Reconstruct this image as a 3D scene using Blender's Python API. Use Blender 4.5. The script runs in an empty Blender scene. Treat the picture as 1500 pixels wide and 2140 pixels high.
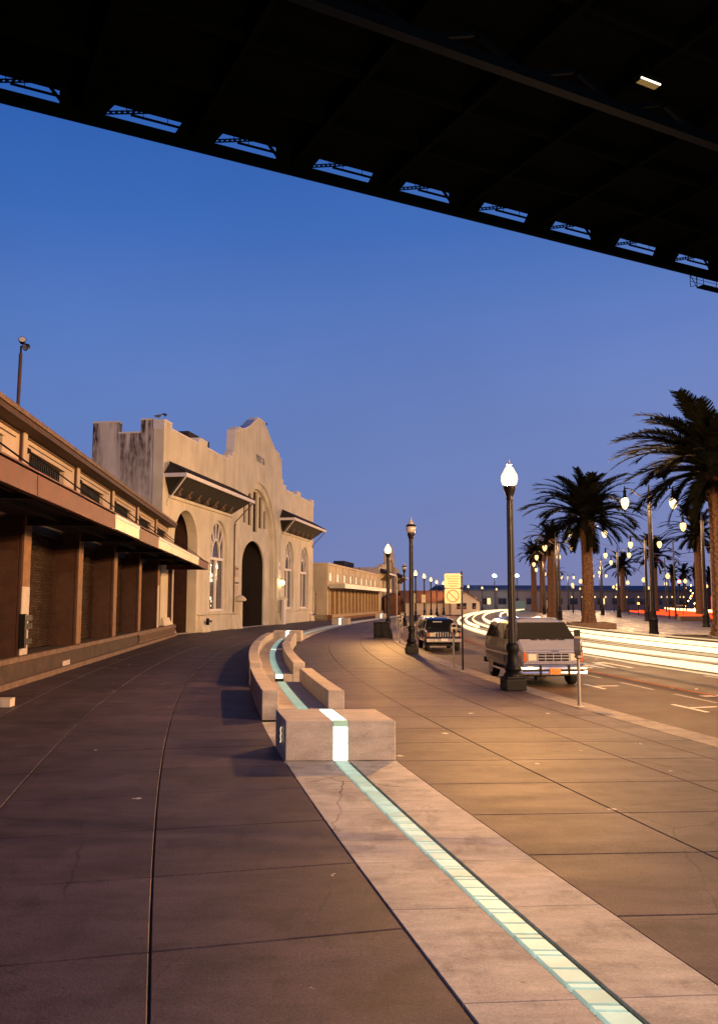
import bpy, bmesh, math, random
import numpy as np
from mathutils import Vector, Matrix, geometry
R = math.radians
random.seed(7)
S = bpy.context.scene
COL = S.collection

# ------------------------------------------------------------------ camera
cam_d = bpy.data.cameras.new('camera')
cam = bpy.data.objects.new('camera', cam_d); COL.objects.link(cam)
cam.location = (0, 0, 2.3)
cam.rotation_euler = (R(90 + 6.13), 0, 0)
cam_d.sensor_fit = 'VERTICAL'
cam_d.sensor_height = 36.0
cam_d.lens = 36.0 * 1750 / 2140
cam_d.clip_start = 0.05
cam_d.clip_end = 6000
S.camera = cam

# ------------------------------------------------------------------ dusk sky
SKY_STRENGTH = 1.1
world = bpy.data.worlds.new('World'); S.world = world
world.use_nodes = True
wt = world.node_tree; wt.nodes.clear()
def wn(t, **k):
    n = wt.nodes.new(t)
    for a, b in k.items(): setattr(n, a, b)
    return n
w_out = wn('ShaderNodeOutputWorld'); w_bg = wn('ShaderNodeBackground')
w_bg.inputs[1].default_value = SKY_STRENGTH
sky = wn('ShaderNodeTexSky'); sky.sky_type = 'NISHITA'; sky.sun_disc = False
sky.sun_elevation = R(-4.0); sky.sun_rotation = R(200); sky.altitude = 10
sky.air_density = 1.0; sky.dust_density = 1.0; sky.ozone_density = 3.0
w_tc = wn('ShaderNodeTexCoord'); w_sep = wn('ShaderNodeSeparateXYZ')
w_ramp = wn('ShaderNodeValToRGB')
wt.links.new(w_tc.outputs['Generated'], w_sep.inputs[0])
wt.links.new(w_sep.outputs['Z'], w_ramp.inputs[0])
# dusk gradient by height above the horizon
cr = w_ramp.color_ramp
cr.elements[0].position = 0.0; cr.elements[0].color = (0.190, 0.200, 0.365, 1)
cr.elements[1].position = 1.0; cr.elements[1].color = (0.006, 0.04, 0.19, 1)
for p, c in ((0.05, (0.172, 0.206, 0.420)), (0.14, (0.148, 0.207, 0.455)), (0.25, (0.124, 0.198, 0.472)), (0.33, (0.094, 0.176, 0.466)),
             (0.42, (0.050, 0.138, 0.430)), (0.55, (0.022, 0.098, 0.375)), (0.75, (0.010, 0.055, 0.25))):
    e = cr.elements.new(p); e.color = (*c, 1)
w_mix = wn('ShaderNodeMix'); w_mix.data_type = 'RGBA'; w_mix.blend_type = 'ADD'
w_mix.inputs[0].default_value = 0.35
wt.links.new(w_ramp.outputs[0], w_mix.inputs[6]); wt.links.new(sky.outputs[0], w_mix.inputs[7])
# faint drifting haze
w_no = wn('ShaderNodeTexNoise'); w_no.inputs['Scale'].default_value = 2.4; w_no.inputs['Detail'].default_value = 4
w_mp = wn('ShaderNodeMapRange'); w_mp.inputs['To Min'].default_value = 0.84; w_mp.inputs['To Max'].default_value = 1.16
wt.links.new(w_tc.outputs['Generated'], w_no.inputs['Vector']); wt.links.new(w_no.outputs[0], w_mp.inputs[0])
w_mul = wn('ShaderNodeMix'); w_mul.data_type = 'RGBA'; w_mul.blend_type = 'MULTIPLY'; w_mul.inputs[0].default_value = 1
# the afterglow side (east to west across the sky) is a little warmer and lighter
w_az = wn('ShaderNodeMapRange'); w_az.inputs[1].default_value = -.6; w_az.inputs[2].default_value = .6
w_az.inputs[3].default_value = 0.0; w_az.inputs[4].default_value = 1.0
wt.links.new(w_sep.outputs['X'], w_az.inputs[0])
w_t = wn('ShaderNodeMix'); w_t.data_type = 'RGBA'; w_t.inputs[6].default_value = (.66, .86, .95, 1); w_t.inputs[7].default_value = (1.22, 1.08, 1.02, 1)
wt.links.new(w_az.outputs[0], w_t.inputs[0])
w_m3 = wn('ShaderNodeMix'); w_m3.data_type = 'RGBA'; w_m3.blend_type = 'MULTIPLY'; w_m3.inputs[0].default_value = 1
wt.links.new(w_mix.outputs[2], w_m3.inputs[6]); wt.links.new(w_t.outputs[2], w_m3.inputs[7])
wt.links.new(w_m3.outputs[2], w_mul.inputs[6]); wt.links.new(w_mp.outputs[0], w_mul.inputs[7])
wt.links.new(w_mul.outputs[2], w_bg.inputs[0]); wt.links.new(w_bg.outputs[0], w_out.inputs[0])

S.view_settings.view_transform = 'Standard'; S.view_settings.look = 'None'
S.view_settings.exposure = 0.0; S.view_settings.gamma = 1.0
S.view_settings.use_curve_mapping = False
S.cycles.use_denoising = True
S.cycles.max_bounces = 5; S.cycles.diffuse_bounces = 3; S.cycles.glossy_bounces = 3
S.cycles.sample_clamp_indirect = 4.0
S.cycles.use_light_tree = True
S.cycles.caustics_reflective = False; S.cycles.caustics_refractive = False

LAMP_COL = (1.0, 0.47, 0.14)
TWIN_COL = (1.0, 0.57, 0.25)
BACK_POWER = 80000.0
FLOOD_POWER = 100000.0
LAMP_POWER = 18000.0        # watts of a kerb lamp's bulb
TWIN_POWER = 10500.0        # watts of one median globe
FAR_POWER = 6500.0

# ------------------------------------------------------------------ materials
MATS = {}
def mat(name, col, rough=0.6, metal=0.0, var=0.0, scale=3.0, bump=0.0, bscale=40.0, col2=None, detail=6,
        world=True, rvar=0.0, spec=0.5, stretch=None, emit=None, estr=0.0, rnd=0.0, coat=0.0):
    if name in MATS: return MATS[name]
    m = bpy.data.materials.new(name); m.use_nodes = True
    t = m.node_tree; N = t.nodes; L = t.links
    b = N['Principled BSDF']
    b.inputs['Roughness'].default_value = rough; b.inputs['Metallic'].default_value = metal
    b.inputs['Specular IOR Level'].default_value = spec
    b.inputs['Coat Weight'].default_value = coat
    b.inputs['Base Color'].default_value = (*col, 1)
    if emit:
        m.cycles.emission_sampling = 'NONE'
        b.inputs['Emission Color'].default_value = (*emit, 1); b.inputs['Emission Strength'].default_value = estr
    if var or bump or rvar or rnd:
        if world:
            g = N.new('ShaderNodeNewGeometry'); vec = g.outputs['Position']
        else:
            g = N.new('ShaderNodeTexCoord'); vec = g.outputs['Object']
        if stretch:
            mp = N.new('ShaderNodeMapping'); mp.inputs['Scale'].default_value = stretch
            L.new(vec, mp.inputs[0]); vec = mp.outputs[0]
    if var:
        n = N.new('ShaderNodeTexNoise'); n.inputs['Scale'].default_value = scale; n.inputs['Detail'].default_value = detail
        n.inputs['Roughness'].default_value = 0.65
        L.new(vec, n.inputs['Vector'])
        r = N.new('ShaderNodeMapRange'); r.inputs[1].default_value = 0.3; r.inputs[2].default_value = 0.7
        L.new(n.outputs[0], r.inputs[0])
        c2 = col2 or tuple(max(0, c * (1 - var)) for c in col)
        mx = N.new('ShaderNodeMix'); mx.data_type = 'RGBA'
        mx.inputs[6].default_value = (*c2, 1); mx.inputs[7].default_value = (*col, 1)
        L.new(r.outputs[0], mx.inputs[0])
        out = mx.outputs[2]
        if rnd:
            oi = N.new('ShaderNodeObjectInfo'); rr = N.new('ShaderNodeMapRange')
            rr.inputs['To Min'].default_value = 1 - rnd; rr.inputs['To Max'].default_value = 1 + rnd
            L.new(oi.outputs['Random'], rr.inputs[0])
            m2 = N.new('ShaderNodeMix'); m2.data_type = 'RGBA'; m2.blend_type = 'MULTIPLY'; m2.inputs[0].default_value = 1
            L.new(out, m2.inputs[6]); L.new(rr.outputs[0], m2.inputs[7]); out = m2.outputs[2]
        L.new(out, b.inputs['Base Color'])
    if rvar:
        n = N.new('ShaderNodeTexNoise'); n.inputs['Scale'].default_value = scale * 0.6; n.inputs['Detail'].default_value = 5
        L.new(vec, n.inputs['Vector'])
        r = N.new('ShaderNodeMapRange'); r.inputs[1].default_value = 0.3; r.inputs[2].default_value = 0.7
        r.inputs[3].default_value = max(0.02, rough - rvar); r.inputs[4].default_value = min(1, rough + rvar)
        L.new(n.outputs[0], r.inputs[0]); L.new(r.outputs[0], b.inputs['Roughness'])
    if bump:
        n = N.new('ShaderNodeTexNoise'); n.inputs['Scale'].default_value = bscale; n.inputs['Detail'].default_value = 5
        L.new(vec, n.inputs['Vector'])
        bp = N.new('ShaderNodeBump'); bp.inputs['Strength'].default_value = bump; bp.inputs['Distance'].default_value = 0.02
        L.new(n.outputs[0], bp.inputs['Height']); L.new(bp.outputs[0], b.inputs['Normal'])
    MATS[name] = m
    return m

def emis(name, col, strength):
    if name in MATS: return MATS[name]
    m = bpy.data.materials.new(name); m.use_nodes = True
    t = m.node_tree; t.nodes.clear()
    o = t.nodes.new('ShaderNodeOutputMaterial'); e = t.nodes.new('ShaderNodeEmission')
    e.inputs[0].default_value = (*col, 1); e.inputs[1].default_value = strength
    t.links.new(e.outputs[0], o.inputs[0]); MATS[name] = m
    m.cycles.emission_sampling = 'NONE'       # faint or far: its light is found by bounce alone
    return m

def paving_mat(name, c1, c2, rough, rvar, spots=True, rnd=0.17, gum=(3.2, .075, .6), cracks=True, grain=1.0):
    """worn concrete: broad stains, fine speckle, brushed streaks, a few bird droppings"""
    m = bpy.data.materials.new(name); m.use_nodes = True; MATS[name] = m
    t = m.node_tree; N = t.nodes; L = t.links; b = N['Principled BSDF']
    g = N.new('ShaderNodeNewGeometry'); P = g.outputs['Position']
    def noise(sc, det, st=None):
        v = P
        if st:
            mp = N.new('ShaderNodeMapping'); mp.inputs['Scale'].default_value = st; L.new(P, mp.inputs[0]); v = mp.outputs[0]
        n = N.new('ShaderNodeTexNoise'); n.inputs['Scale'].default_value = sc; n.inputs['Detail'].default_value = det
        n.inputs['Roughness'].default_value = 0.65
        L.new(v, n.inputs['Vector']); return n.outputs[0]
    def rng(x, a, b_, c, d):
        r = N.new('ShaderNodeMapRange')
        for i, v in enumerate((a, b_, c, d)): r.inputs[i + 1].default_value = v
        L.new(x, r.inputs[0]); return r.outputs[0]
    def mix(fac, a, b_, mode='MIX'):
        x = N.new('ShaderNodeMix'); x.data_type = 'RGBA'; x.blend_type = mode
        for s, v in ((0, fac), (6, a), (7, b_)):
            if isinstance(v, (int, float)): x.inputs[s].default_value = v
            elif isinstance(v, tuple): x.inputs[s].default_value = (*v, 1)
            else: L.new(v, x.inputs[s])
        return x.outputs[2]
    c = mix(rng(noise(0.8, 8), .32, .68, 0, 1), c1, c2)
    c = mix(1.0, c, rng(noise(5, 8, (0.35, 1.2, 1)), .3, .7, .72, 1.22), 'MULTIPLY')
    c = mix(1.0, c, rng(noise(45, 5), .3, .7, 1 - .34 * grain, 1 + .34 * grain), 'MULTIPLY')
    c = mix(1.0, c, rng(noise(190, 2), .3, .7, 1 - .25 * grain, 1 + .25 * grain), 'MULTIPLY')
    if cracks:
        c = mix(1.0, c, rng(noise(1.5, 7), .50, .57, 1.0, .80), 'MULTIPLY')
        c = mix(1.0, c, rng(noise(3.1, 8, (1.0, .5, 1)), .56, .62, 1.0, .78), 'MULTIPLY')
    oi = N.new('ShaderNodeObjectInfo')
    c = mix(1.0, c, rng(oi.outputs['Random'], 0, 1, 1 - rnd, 1 + rnd), 'MULTIPLY')
    # dark chewing gum and oil spots
    v = N.new('ShaderNodeTexVoronoi'); v.inputs['Scale'].default_value = gum[0]; L.new(P, v.inputs['Vector'])
    v2 = N.new('ShaderNodeSeparateColor'); L.new(v.outputs['Color'], v2.inputs[0])
    sz = rng(v2.outputs[0], gum[2], 1.0, 0.0, gum[1])
    ml = N.new('ShaderNodeMath'); ml.operation = 'LESS_THAN'; L.new(v.outputs['Distance'], ml.inputs[0]); L.new(sz, ml.inputs[1])
    c = mix(ml.outputs[0], c, mix(1.0, c, (0.6, 0.58, 0.58), 'MULTIPLY'))
    if cracks:
        # a few hairline cracks wandering across the slabs
        v = N.new('ShaderNodeTexVoronoi'); v.feature = 'DISTANCE_TO_EDGE'; v.inputs['Scale'].default_value = .32
        wv = N.new('ShaderNodeMix'); wv.data_type = 'RGBA'; wv.inputs[0].default_value = .16
        nn = N.new('ShaderNodeTexNoise'); nn.inputs['Scale'].default_value = 2.5; nn.inputs['Detail'].default_value = 8; L.new(P, nn.inputs['Vector'])
        L.new(P, wv.inputs[6]); L.new(nn.outputs['Color'], wv.inputs[7]); L.new(wv.outputs[2], v.inputs['Vector'])
        f = N.new('ShaderNodeMath'); f.operation = 'MULTIPLY'; f.use_clamp = True
        L.new(rng(v.outputs['Distance'], 0.0010, .0032, 1, 0), f.inputs[0]); L.new(rng(noise(.35, 2), .46, .54, 0, .8), f.inputs[1])
        c = mix(f.outputs[0], c, (.010, .008, .008))
    if spots:
        v = N.new('ShaderNodeTexVoronoi'); v.inputs['Scale'].default_value = 2.1
        wv = N.new('ShaderNodeMix'); wv.data_type = 'RGBA'; wv.inputs[0].default_value = .12
        nn = N.new('ShaderNodeTexNoise'); nn.inputs['Scale'].default_value = 22; L.new(P, nn.inputs['Vector'])
        L.new(P, wv.inputs[6]); L.new(nn.outputs['Color'], wv.inputs[7])
        L.new(wv.outputs[2], v.inputs['Vector'])
        v2 = N.new('ShaderNodeSeparateColor'); L.new(v.outputs['Color'], v2.inputs[0])
        sz = rng(v2.outputs[1], .70, 1.0, 0.0, .11)
        ml = N.new('ShaderNodeMath'); ml.operation = 'LESS_THAN'; L.new(v.outputs['Distance'], ml.inputs[0]); L.new(sz, ml.inputs[1])
        c = mix(ml.outputs[0], c, (0.40, 0.38, 0.39))
    L.new(c, b.inputs['Base Color']); b.inputs['Specular IOR Level'].default_value = .3
    L.new(rng(noise(1.1, 6, (0.5, 1.5, 1)), .35, .65, rough - rvar, rough + rvar), b.inputs['Roughness'])
    bp = N.new('ShaderNodeBump'); bp.inputs['Strength'].default_value = .35; bp.inputs['Distance'].default_value = .01
    L.new(noise(90, 5), bp.inputs['Height']); L.new(bp.outputs[0], b.inputs['Normal'])
    return m

def stucco_mat(name, col, streak=False):
    m = bpy.data.materials.new(name); m.use_nodes = True; MATS[name] = m
    t = m.node_tree; N = t.nodes; L = t.links; b = N['Principled BSDF']; b.inputs['Roughness'].default_value = .85
    tc = N.new('ShaderNodeTexCoord'); P = tc.outputs['Object']
    def noise(sc, det, st=None):
        v = P
        if st:
            mp = N.new('ShaderNodeMapping'); mp.inputs['Scale'].default_value = st; L.new(P, mp.inputs[0]); v = mp.outputs[0]
        n = N.new('ShaderNodeTexNoise'); n.inputs['Scale'].default_value = sc; n.inputs['Detail'].default_value = det
        L.new(v, n.inputs['Vector']); return n.outputs[0]
    def rng(x, a, b_, c, d):
        r = N.new('ShaderNodeMapRange')
        for i, v in enumerate((a, b_, c, d)): r.inputs[i + 1].default_value = v
        L.new(x, r.inputs[0]); return r.outputs[0]
    def mul(a, b_):
        x = N.new('ShaderNodeMix'); x.data_type = 'RGBA'; x.blend_type = 'MULTIPLY'; x.inputs[0].default_value = 1
        for s, v in ((6, a), (7, b_)):
            if isinstance(v, tuple): x.inputs[s].default_value = (*v, 1)
            else: L.new(v, x.inputs[s])
        return x.outputs[2]
    c = mul(col, rng(noise(.5, 6), .3, .7, .86, 1.08))
    c = mul(c, rng(noise(1.2, 6, (1, 1, .25)), .3, .7, .85, 1.08))
    if streak:
        sep = N.new('ShaderNodeSeparateXYZ'); L.new(P, sep.inputs[0])
        zt = rng(sep.outputs[2], 7.5, 13.6, 0, 1)
        s = N.new('ShaderNodeMath'); s.operation = 'MULTIPLY'
        L.new(rng(noise(.9, 6, (1, 1.6, .14)), .44, .56, 0, 1), s.inputs[0]); L.new(zt, s.inputs[1])
        f = N.new('ShaderNodeMath'); f.operation = 'MULTIPLY'
        L.new(s.outputs[0], f.inputs[0]); L.new(rng(noise(5, 5, (1, 1, .3)), .3, .7, .3, 1.2), f.inputs[1])
        f.use_clamp = True
        x = N.new('ShaderNodeMix'); x.data_type = 'RGBA'
        L.new(f.outputs[0], x.inputs[0]); L.new(c, x.inputs[6]); x.inputs[7].default_value = (.045, .026, .032, 1)
        c = x.outputs[2]
    L.new(c, b.inputs['Base Color'])
    bp = N.new('ShaderNodeBump'); bp.inputs['Strength'].default_value = .25; bp.inputs['Distance'].default_value = .03
    L.new(noise(18, 5), bp.inputs['Height']); L.new(bp.outputs[0], b.inputs['Normal'])
    return m

m_walk = paving_mat('promenade concrete', (.038, .027, .040), (.074, .053, .068), .64, .05, gum=(3.4, .085, .35), grain=1.5)
m_ribbon = paving_mat('pale ribbon concrete', (.39, .37, .345), (.49, .465, .425), .68, .06, spots=False, rnd=.05, gum=(5, .08, .6), grain=.45)
m_kerb = paving_mat('kerb concrete', (.15, .125, .115), (.22, .19, .17), .62, .1, spots=False)
m_joint = mat('joint dirt', (.012, .010, .010), .95)
m_road = mat('asphalt', (.070, .034, .014), .66, var=.45, scale=1.1, bump=.5, bscale=60, rvar=.06)
m_ground = mat('far ground', (.06, .055, .055), .85, var=.4, scale=.2)
m_plaza = mat('median stone setts', (.085, .058, .038), .5, var=.5, scale=2.5, bump=.7, bscale=14, rvar=.2)
m_paint = mat('road paint', (.72, .68, .60), .6, var=.35, scale=9, col2=(.4, .37, .33))
m_worn = mat('worn road paint', (.38, .35, .31), .65, var=.7, scale=14, col2=(.09, .08, .075))
m_bench = paving_mat('bench concrete', (.41, .365, .31), (.52, .465, .40), .78, .08, spots=False, rnd=.04, gum=(24, .26, .76), cracks=False, grain=.5)
m_benchtop = m_bench
m_stucco = stucco_mat('pier stucco', (.64, .60, .49))
m_stucco_side = stucco_mat('streaked stucco', (.62, .58, .56), streak=True)
m_shedwall = stucco_mat('shed stucco', (.50, .40, .32))
m_white = mat('white woodwork', (.74, .73, .75), .55, var=.15, scale=4, world=False)
m_tile = mat('dark roof tile', (.035, .028, .026), .75, var=.5, scale=5, bump=.8, bscale=9)
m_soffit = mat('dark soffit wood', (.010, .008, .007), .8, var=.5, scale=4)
m_corbel = mat('corbel wood', (.13, .085, .06), .75, var=.4, scale=4)
m_rust = mat('rust red fascia paint', (.110, .024, .006), .6, var=.5, scale=2.2, col2=(.05, .013, .005), bump=.2, bscale=20)
m_sheet = mat('bare zinc sheet', (.60, .58, .46), .42, metal=.25, var=.3, scale=1.4, col2=(.42, .42, .33))
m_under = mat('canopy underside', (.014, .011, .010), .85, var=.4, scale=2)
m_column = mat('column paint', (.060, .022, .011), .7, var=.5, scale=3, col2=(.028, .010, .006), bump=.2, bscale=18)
m_collit = mat('column lamplit face', (.26, .125, .055), .7, var=.4, scale=4, col2=(.14, .06, .025))  # lamplight on the columns' street side, put into a lighter colour
m_colwhite = mat('column white paint', (.55, .49, .43), .7, var=.25, scale=5)
m_rolldoor = mat('roll door steel', (.085, .052, .036), .36, metal=.0, var=.5, scale=3, rvar=.15)
m_dock = mat('dock timber and concrete', (.07, .035, .022), .8, var=.6, scale=2.2, col2=(.02, .013, .010), bump=.4, bscale=14)
m_docklip = mat('dock lip', (.20, .12, .08), .7, var=.6, scale=4, col2=(.06, .035, .025))
m_iron = mat('black cast iron', (.006, .0057, .006), .50, metal=.0, var=.4, scale=12, rvar=.12, spec=.22)
m_pole = mat('brown lamp pole', (.010, .0062, .005), .40, metal=.0, var=.35, scale=10, rvar=.1, spec=.4)
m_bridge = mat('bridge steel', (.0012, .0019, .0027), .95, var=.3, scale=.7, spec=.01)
m_glass_dark = mat('dark glass', (.012, .013, .016), .04, spec=.9)
m_glassdim = mat('window glass', (.05, .045, .05), .06, spec=.9)
m_globe_off = mat('frosted glass unlit', (.55, .52, .46), .25, var=.2, scale=20, spec=.6)
def shell_mat(name, col, strength, clear):
    m = bpy.data.materials.new(name); m.use_nodes = True; MATS[name] = m
    t = m.node_tree; t.nodes.clear()
    o = t.nodes.new('ShaderNodeOutputMaterial'); e = t.nodes.new('ShaderNodeEmission'); tr_ = t.nodes.new('ShaderNodeBsdfTransparent'); mx = t.nodes.new('ShaderNodeMixShader')
    e.inputs[0].default_value = (*col, 1); e.inputs[1].default_value = strength; mx.inputs[0].default_value = 1 - clear
    t.links.new(tr_.outputs[0], mx.inputs[1]); t.links.new(e.outputs[0], mx.inputs[2]); t.links.new(mx.outputs[0], o.inputs[0]); m.cycles.emission_sampling = 'NONE'
    return m
m_shell = shell_mat('glowing lamp glass', (1.0, .73, .33), 3.2, .45)
m_shellfar = shell_mat('glowing distant glass', (1.0, .64, .22), 2.8, .35)
m_lamp = emis('lit lamp core', LAMP_COL, 9)
m_twin = emis('lit globe core', TWIN_COL, 9)
def bulb(parent, loc, power, col, r):
    d = bpy.data.lights.new('bulb', 'POINT'); d.energy = power; d.color = col; d.shadow_soft_size = r
    o = bpy.data.objects.new('bulb', d); COL.objects.link(o); o.parent = parent; o.location = loc
    return o
m_far = emis('distant lamp core', (1, .52, .2), 9)
m_merc = emis('mercury lamp glass', (.55, .95, .95), 500)
m_trail = emis('headlight trail', (1.0, .64, .30), 2.1)
m_trailfar = emis('headlight trail far', (1.0, .60, .27), 4.0)
m_red = emis('tail light trail', (1.0, .07, .015), 2.2)
m_amber = emis('amber trail', (1.0, .16, .03), .55)
m_winlit = emis('lit window', (1.0, .62, .26), 1.6)
m_tire = mat('rubber', (.015, .014, .014), .85)
m_chrome = mat('chrome', (.80, .80, .82), .22, metal=1.0)
m_rim = mat('wheel rim', (.35, .35, .35), .35, metal=.7)
m_trunk = mat('palm bark', (.20, .10, .048), .9, var=.65, scale=6, col2=(.035, .02, .012), bump=1, bscale=11)
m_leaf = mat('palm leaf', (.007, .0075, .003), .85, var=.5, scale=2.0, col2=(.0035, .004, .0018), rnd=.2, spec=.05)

# glass pavers lit from below
def glass_mat(name, c, s, dim):
    m = bpy.data.materials.new(name); m.cycles.emission_sampling = 'NONE'; m.use_nodes = True; MATS[name] = m
    t = m.node_tree; N = t.nodes; L = t.links; b = N['Principled BSDF']
    b.inputs['Base Color'].default_value = (.22, .36, .28, 1); b.inputs['Roughness'].default_value = .5; b.inputs['Specular IOR Level'].default_value = .25
    b.inputs['Emission Color'].default_value = (*c, 1)
    g = N.new('ShaderNodeNewGeometry')
    n = N.new('ShaderNodeTexNoise'); n.inputs['Scale'].default_value = 5.5; n.inputs['Detail'].default_value = 3
    L.new(g.outputs['Position'], n.inputs['Vector'])
    oi = N.new('ShaderNodeObjectInfo')
    a = N.new('ShaderNodeMath'); a.operation = 'ADD'; L.new(n.outputs[0], a.inputs[0])
    q = N.new('ShaderNodeMath'); q.operation = 'MULTIPLY'; q.inputs[1].default_value = .5
    L.new(oi.outputs['Random'], q.inputs[0]); L.new(q.outputs[0], a.inputs[1])
    r = N.new('ShaderNodeMapRange'); r.inputs[1].default_value = .35; r.inputs[2].default_value = 1.1
    r.inputs[3].default_value = s * dim; r.inputs[4].default_value = s
    L.new(a.outputs[0], r.inputs[0]); L.new(r.outputs[0], b.inputs['Emission Strength'])
    return m
m_glass = glass_mat('glass paver', (.62, .80, .66), .66, .50)
m_glassbright = glass_mat('bright glass block', (.93, 1.0, .95), 1.35, .85)
m_glassrim = glass_mat('glass block lip', (.50, .66, .42), .55, .8)
m_glassteal = glass_mat('teal glass paver', (.44, .72, .62), .48, .70)

# ------------------------------------------------------------------ mesh building
class MB:
    def __init__(s): s.v = []; s.f = []
    def add(s, vs, fs):
        o = len(s.v); s.v += [tuple(p) for p in vs]; s.f += [tuple(i + o for i in f) for f in fs]; return s
    def box(s, x0, x1, y0, y1, z0, z1, M=None):
        vs = [(x, y, z) for z in (z0, z1) for y in (y0, y1) for x in (x0, x1)]
        if M is not None: vs = [M @ Vector(p) for p in vs]
        return s.add(vs, [(0, 2, 3, 1), (4, 5, 7, 6), (0, 1, 5, 4), (2, 6, 7, 3), (0, 4, 6, 2), (1, 3, 7, 5)])
    def bar(s, p, q, w, h):
        p, q = Vector(p), Vector(q); d = (q - p); L = d.length; d.normalize()
        up = Vector((0, 0, 1)) if abs(d.z) < .99 else Vector((1, 0, 0))
        x = d.cross(up).normalized(); z = x.cross(d)
        vs = []
        for e in (p, q):
            for a, b in ((-1, -1), (1, -1), (1, 1), (-1, 1)): vs.append(e + x * a * w / 2 + z * b * h / 2)
        return s.add(vs, [(3, 2, 1, 0), (4, 5, 6, 7), (0, 1, 5, 4), (1, 2, 6, 5), (2, 3, 7, 6), (3, 0, 4, 7)])
    def tube(s, pts, r, n=8, cap=True):
        pts = [Vector(p) for p in pts]; rs = r if isinstance(r, (list, tuple)) else [r] * len(pts)
        vs = []; fs = []
        prev = None
        for i, p in enumerate(pts):
            d = (pts[min(i + 1, len(pts) - 1)] - pts[max(i - 1, 0)]).normalized()
            if prev is None:
                u = Vector((0, 0, 1)) if abs(d.z) < .9 else Vector((1, 0, 0))
                x = d.cross(u).normalized()
            else:
                x = (prev - d * prev.dot(d)).normalized()
            prev = x; y = d.cross(x)
            for k in range(n):
                a = 2 * math.pi * k / n; vs.append(p + (x * math.cos(a) + y * math.sin(a)) * rs[i])
        for i in range(len(pts) - 1):
            for k in range(n):
                fs.append((i * n + k, i * n + (k + 1) % n, (i + 1) * n + (k + 1) % n, (i + 1) * n + k))
        if cap: fs += [tuple(range(n))[::-1], tuple(range((len(pts) - 1) * n, len(pts) * n))]
        return s.add(vs, fs)
    def lathe(s, prof, n=12, c=(0, 0, 0), flute=0):
        vs = []; fs = []
        for r, z in prof:
            for k in range(n):
                a = 2 * math.pi * k / n
                rr = r * (1 - flute * (k % 2)) if flute else r
                vs.append((c[0] + rr * math.cos(a), c[1] + rr * math.sin(a), c[2] + z))
        for i in range(len(prof) - 1):
            for k in range(n): fs.append((i * n + k, i * n + (k + 1) % n, (i + 1) * n + (k + 1) % n, (i + 1) * n + k))
        fs += [tuple(range(n))[::-1], tuple(range((len(prof) - 1) * n, len(prof) * n))]
        return s.add(vs, fs)
    def prism(s, poly, y0, y1, M=None):
        """polygon in x,z extruded along y"""
        n = len(poly); vs = [(x, y0, z) for x, z in poly] + [(x, y1, z) for x, z in poly]
        if M is not None: vs = [M @ Vector(p) for p in vs]
        fs = [tuple(range(n)), tuple(range(2 * n - 1, n - 1, -1))]
        fs += [(i, i + n, (i + 1) % n + n, (i + 1) % n) for i in range(n)]
        return s.add(vs, fs)
    def loft(s, rings, closed=True, caps=True):
        n = len(rings[0]); vs = [p for r in rings for p in r]; fs = []
        for i in range(len(rings) - 1):
            for k in range(n if closed else n - 1):
                fs.append((i * n + k, i * n + (k + 1) % n, (i + 1) * n + (k + 1) % n, (i + 1) * n + k))
        if caps: fs += [tuple(range(n))[::-1], tuple(range((len(rings) - 1) * n, len(rings) * n))]
        return s.add(vs, fs)
    def wall(s, outer, holes, depth, hole_depth=None):
        """front face in the x,z plane at y=0 with holes, solid to y=depth; holes get reveals"""
        rings = [outer] + holes
        pts = [Vector((x, z, 0)) for r in rings for x, z in r]
        tri = geometry.tessellate_polygon([[Vector((x, z, 0)) for x, z in r] for r in rings])
        n = len(pts); vs = [(p.x, 0, p.y) for p in pts] + [(p.x, depth, p.y) for p in pts]
        fs = []
        for t in tri:
            a, b, c = (pts[i] for i in t)
            cw = (b.x - a.x) * (c.y - a.y) - (b.y - a.y) * (c.x - a.x)
            t = t if cw > 0 else t[::-1]
            fs.append(tuple(t)); fs.append(tuple(i + n for i in t[::-1]))
        o = 0
        for r in rings:
            k = len(r)
            for i in range(k): fs.append((o + i, o + (i + 1) % k, o + (i + 1) % k + n, o + i + n))
            o += k
        return s.add(vs, fs)
    def mesh(s, name, m, smooth=False, bevel=0, angle=40, fix=True):
        me = bpy.data.meshes.new(name)
        me.from_pydata(s.v, [], s.f)
        bm = bmesh.new(); bm.from_mesh(me)
        if bevel:
            bmesh.ops.remove_doubles(bm, verts=bm.verts, dist=1e-5)
            eds = [e for e in bm.edges if len(e.link_faces) == 2 and e.calc_face_angle(0) > R(35)]
            bmesh.ops.bevel(bm, geom=eds, offset=bevel, segments=2 if bevel > .02 else 1, affect='EDGES', profile=.6)
        if fix: bmesh.ops.recalc_face_normals(bm, faces=bm.faces)
        bm.to_mesh(me); bm.free()
        me.materials.append(m)
        if smooth:
            me.shade_smooth()
            me.set_sharp_from_angle(angle=R(angle))
        return me
    def build(s, name, m, parent=None, loc=(0, 0, 0), rot=(0, 0, 0), **k):
        return link(name, s.mesh(name, m, **k), parent, loc, rot)

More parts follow.
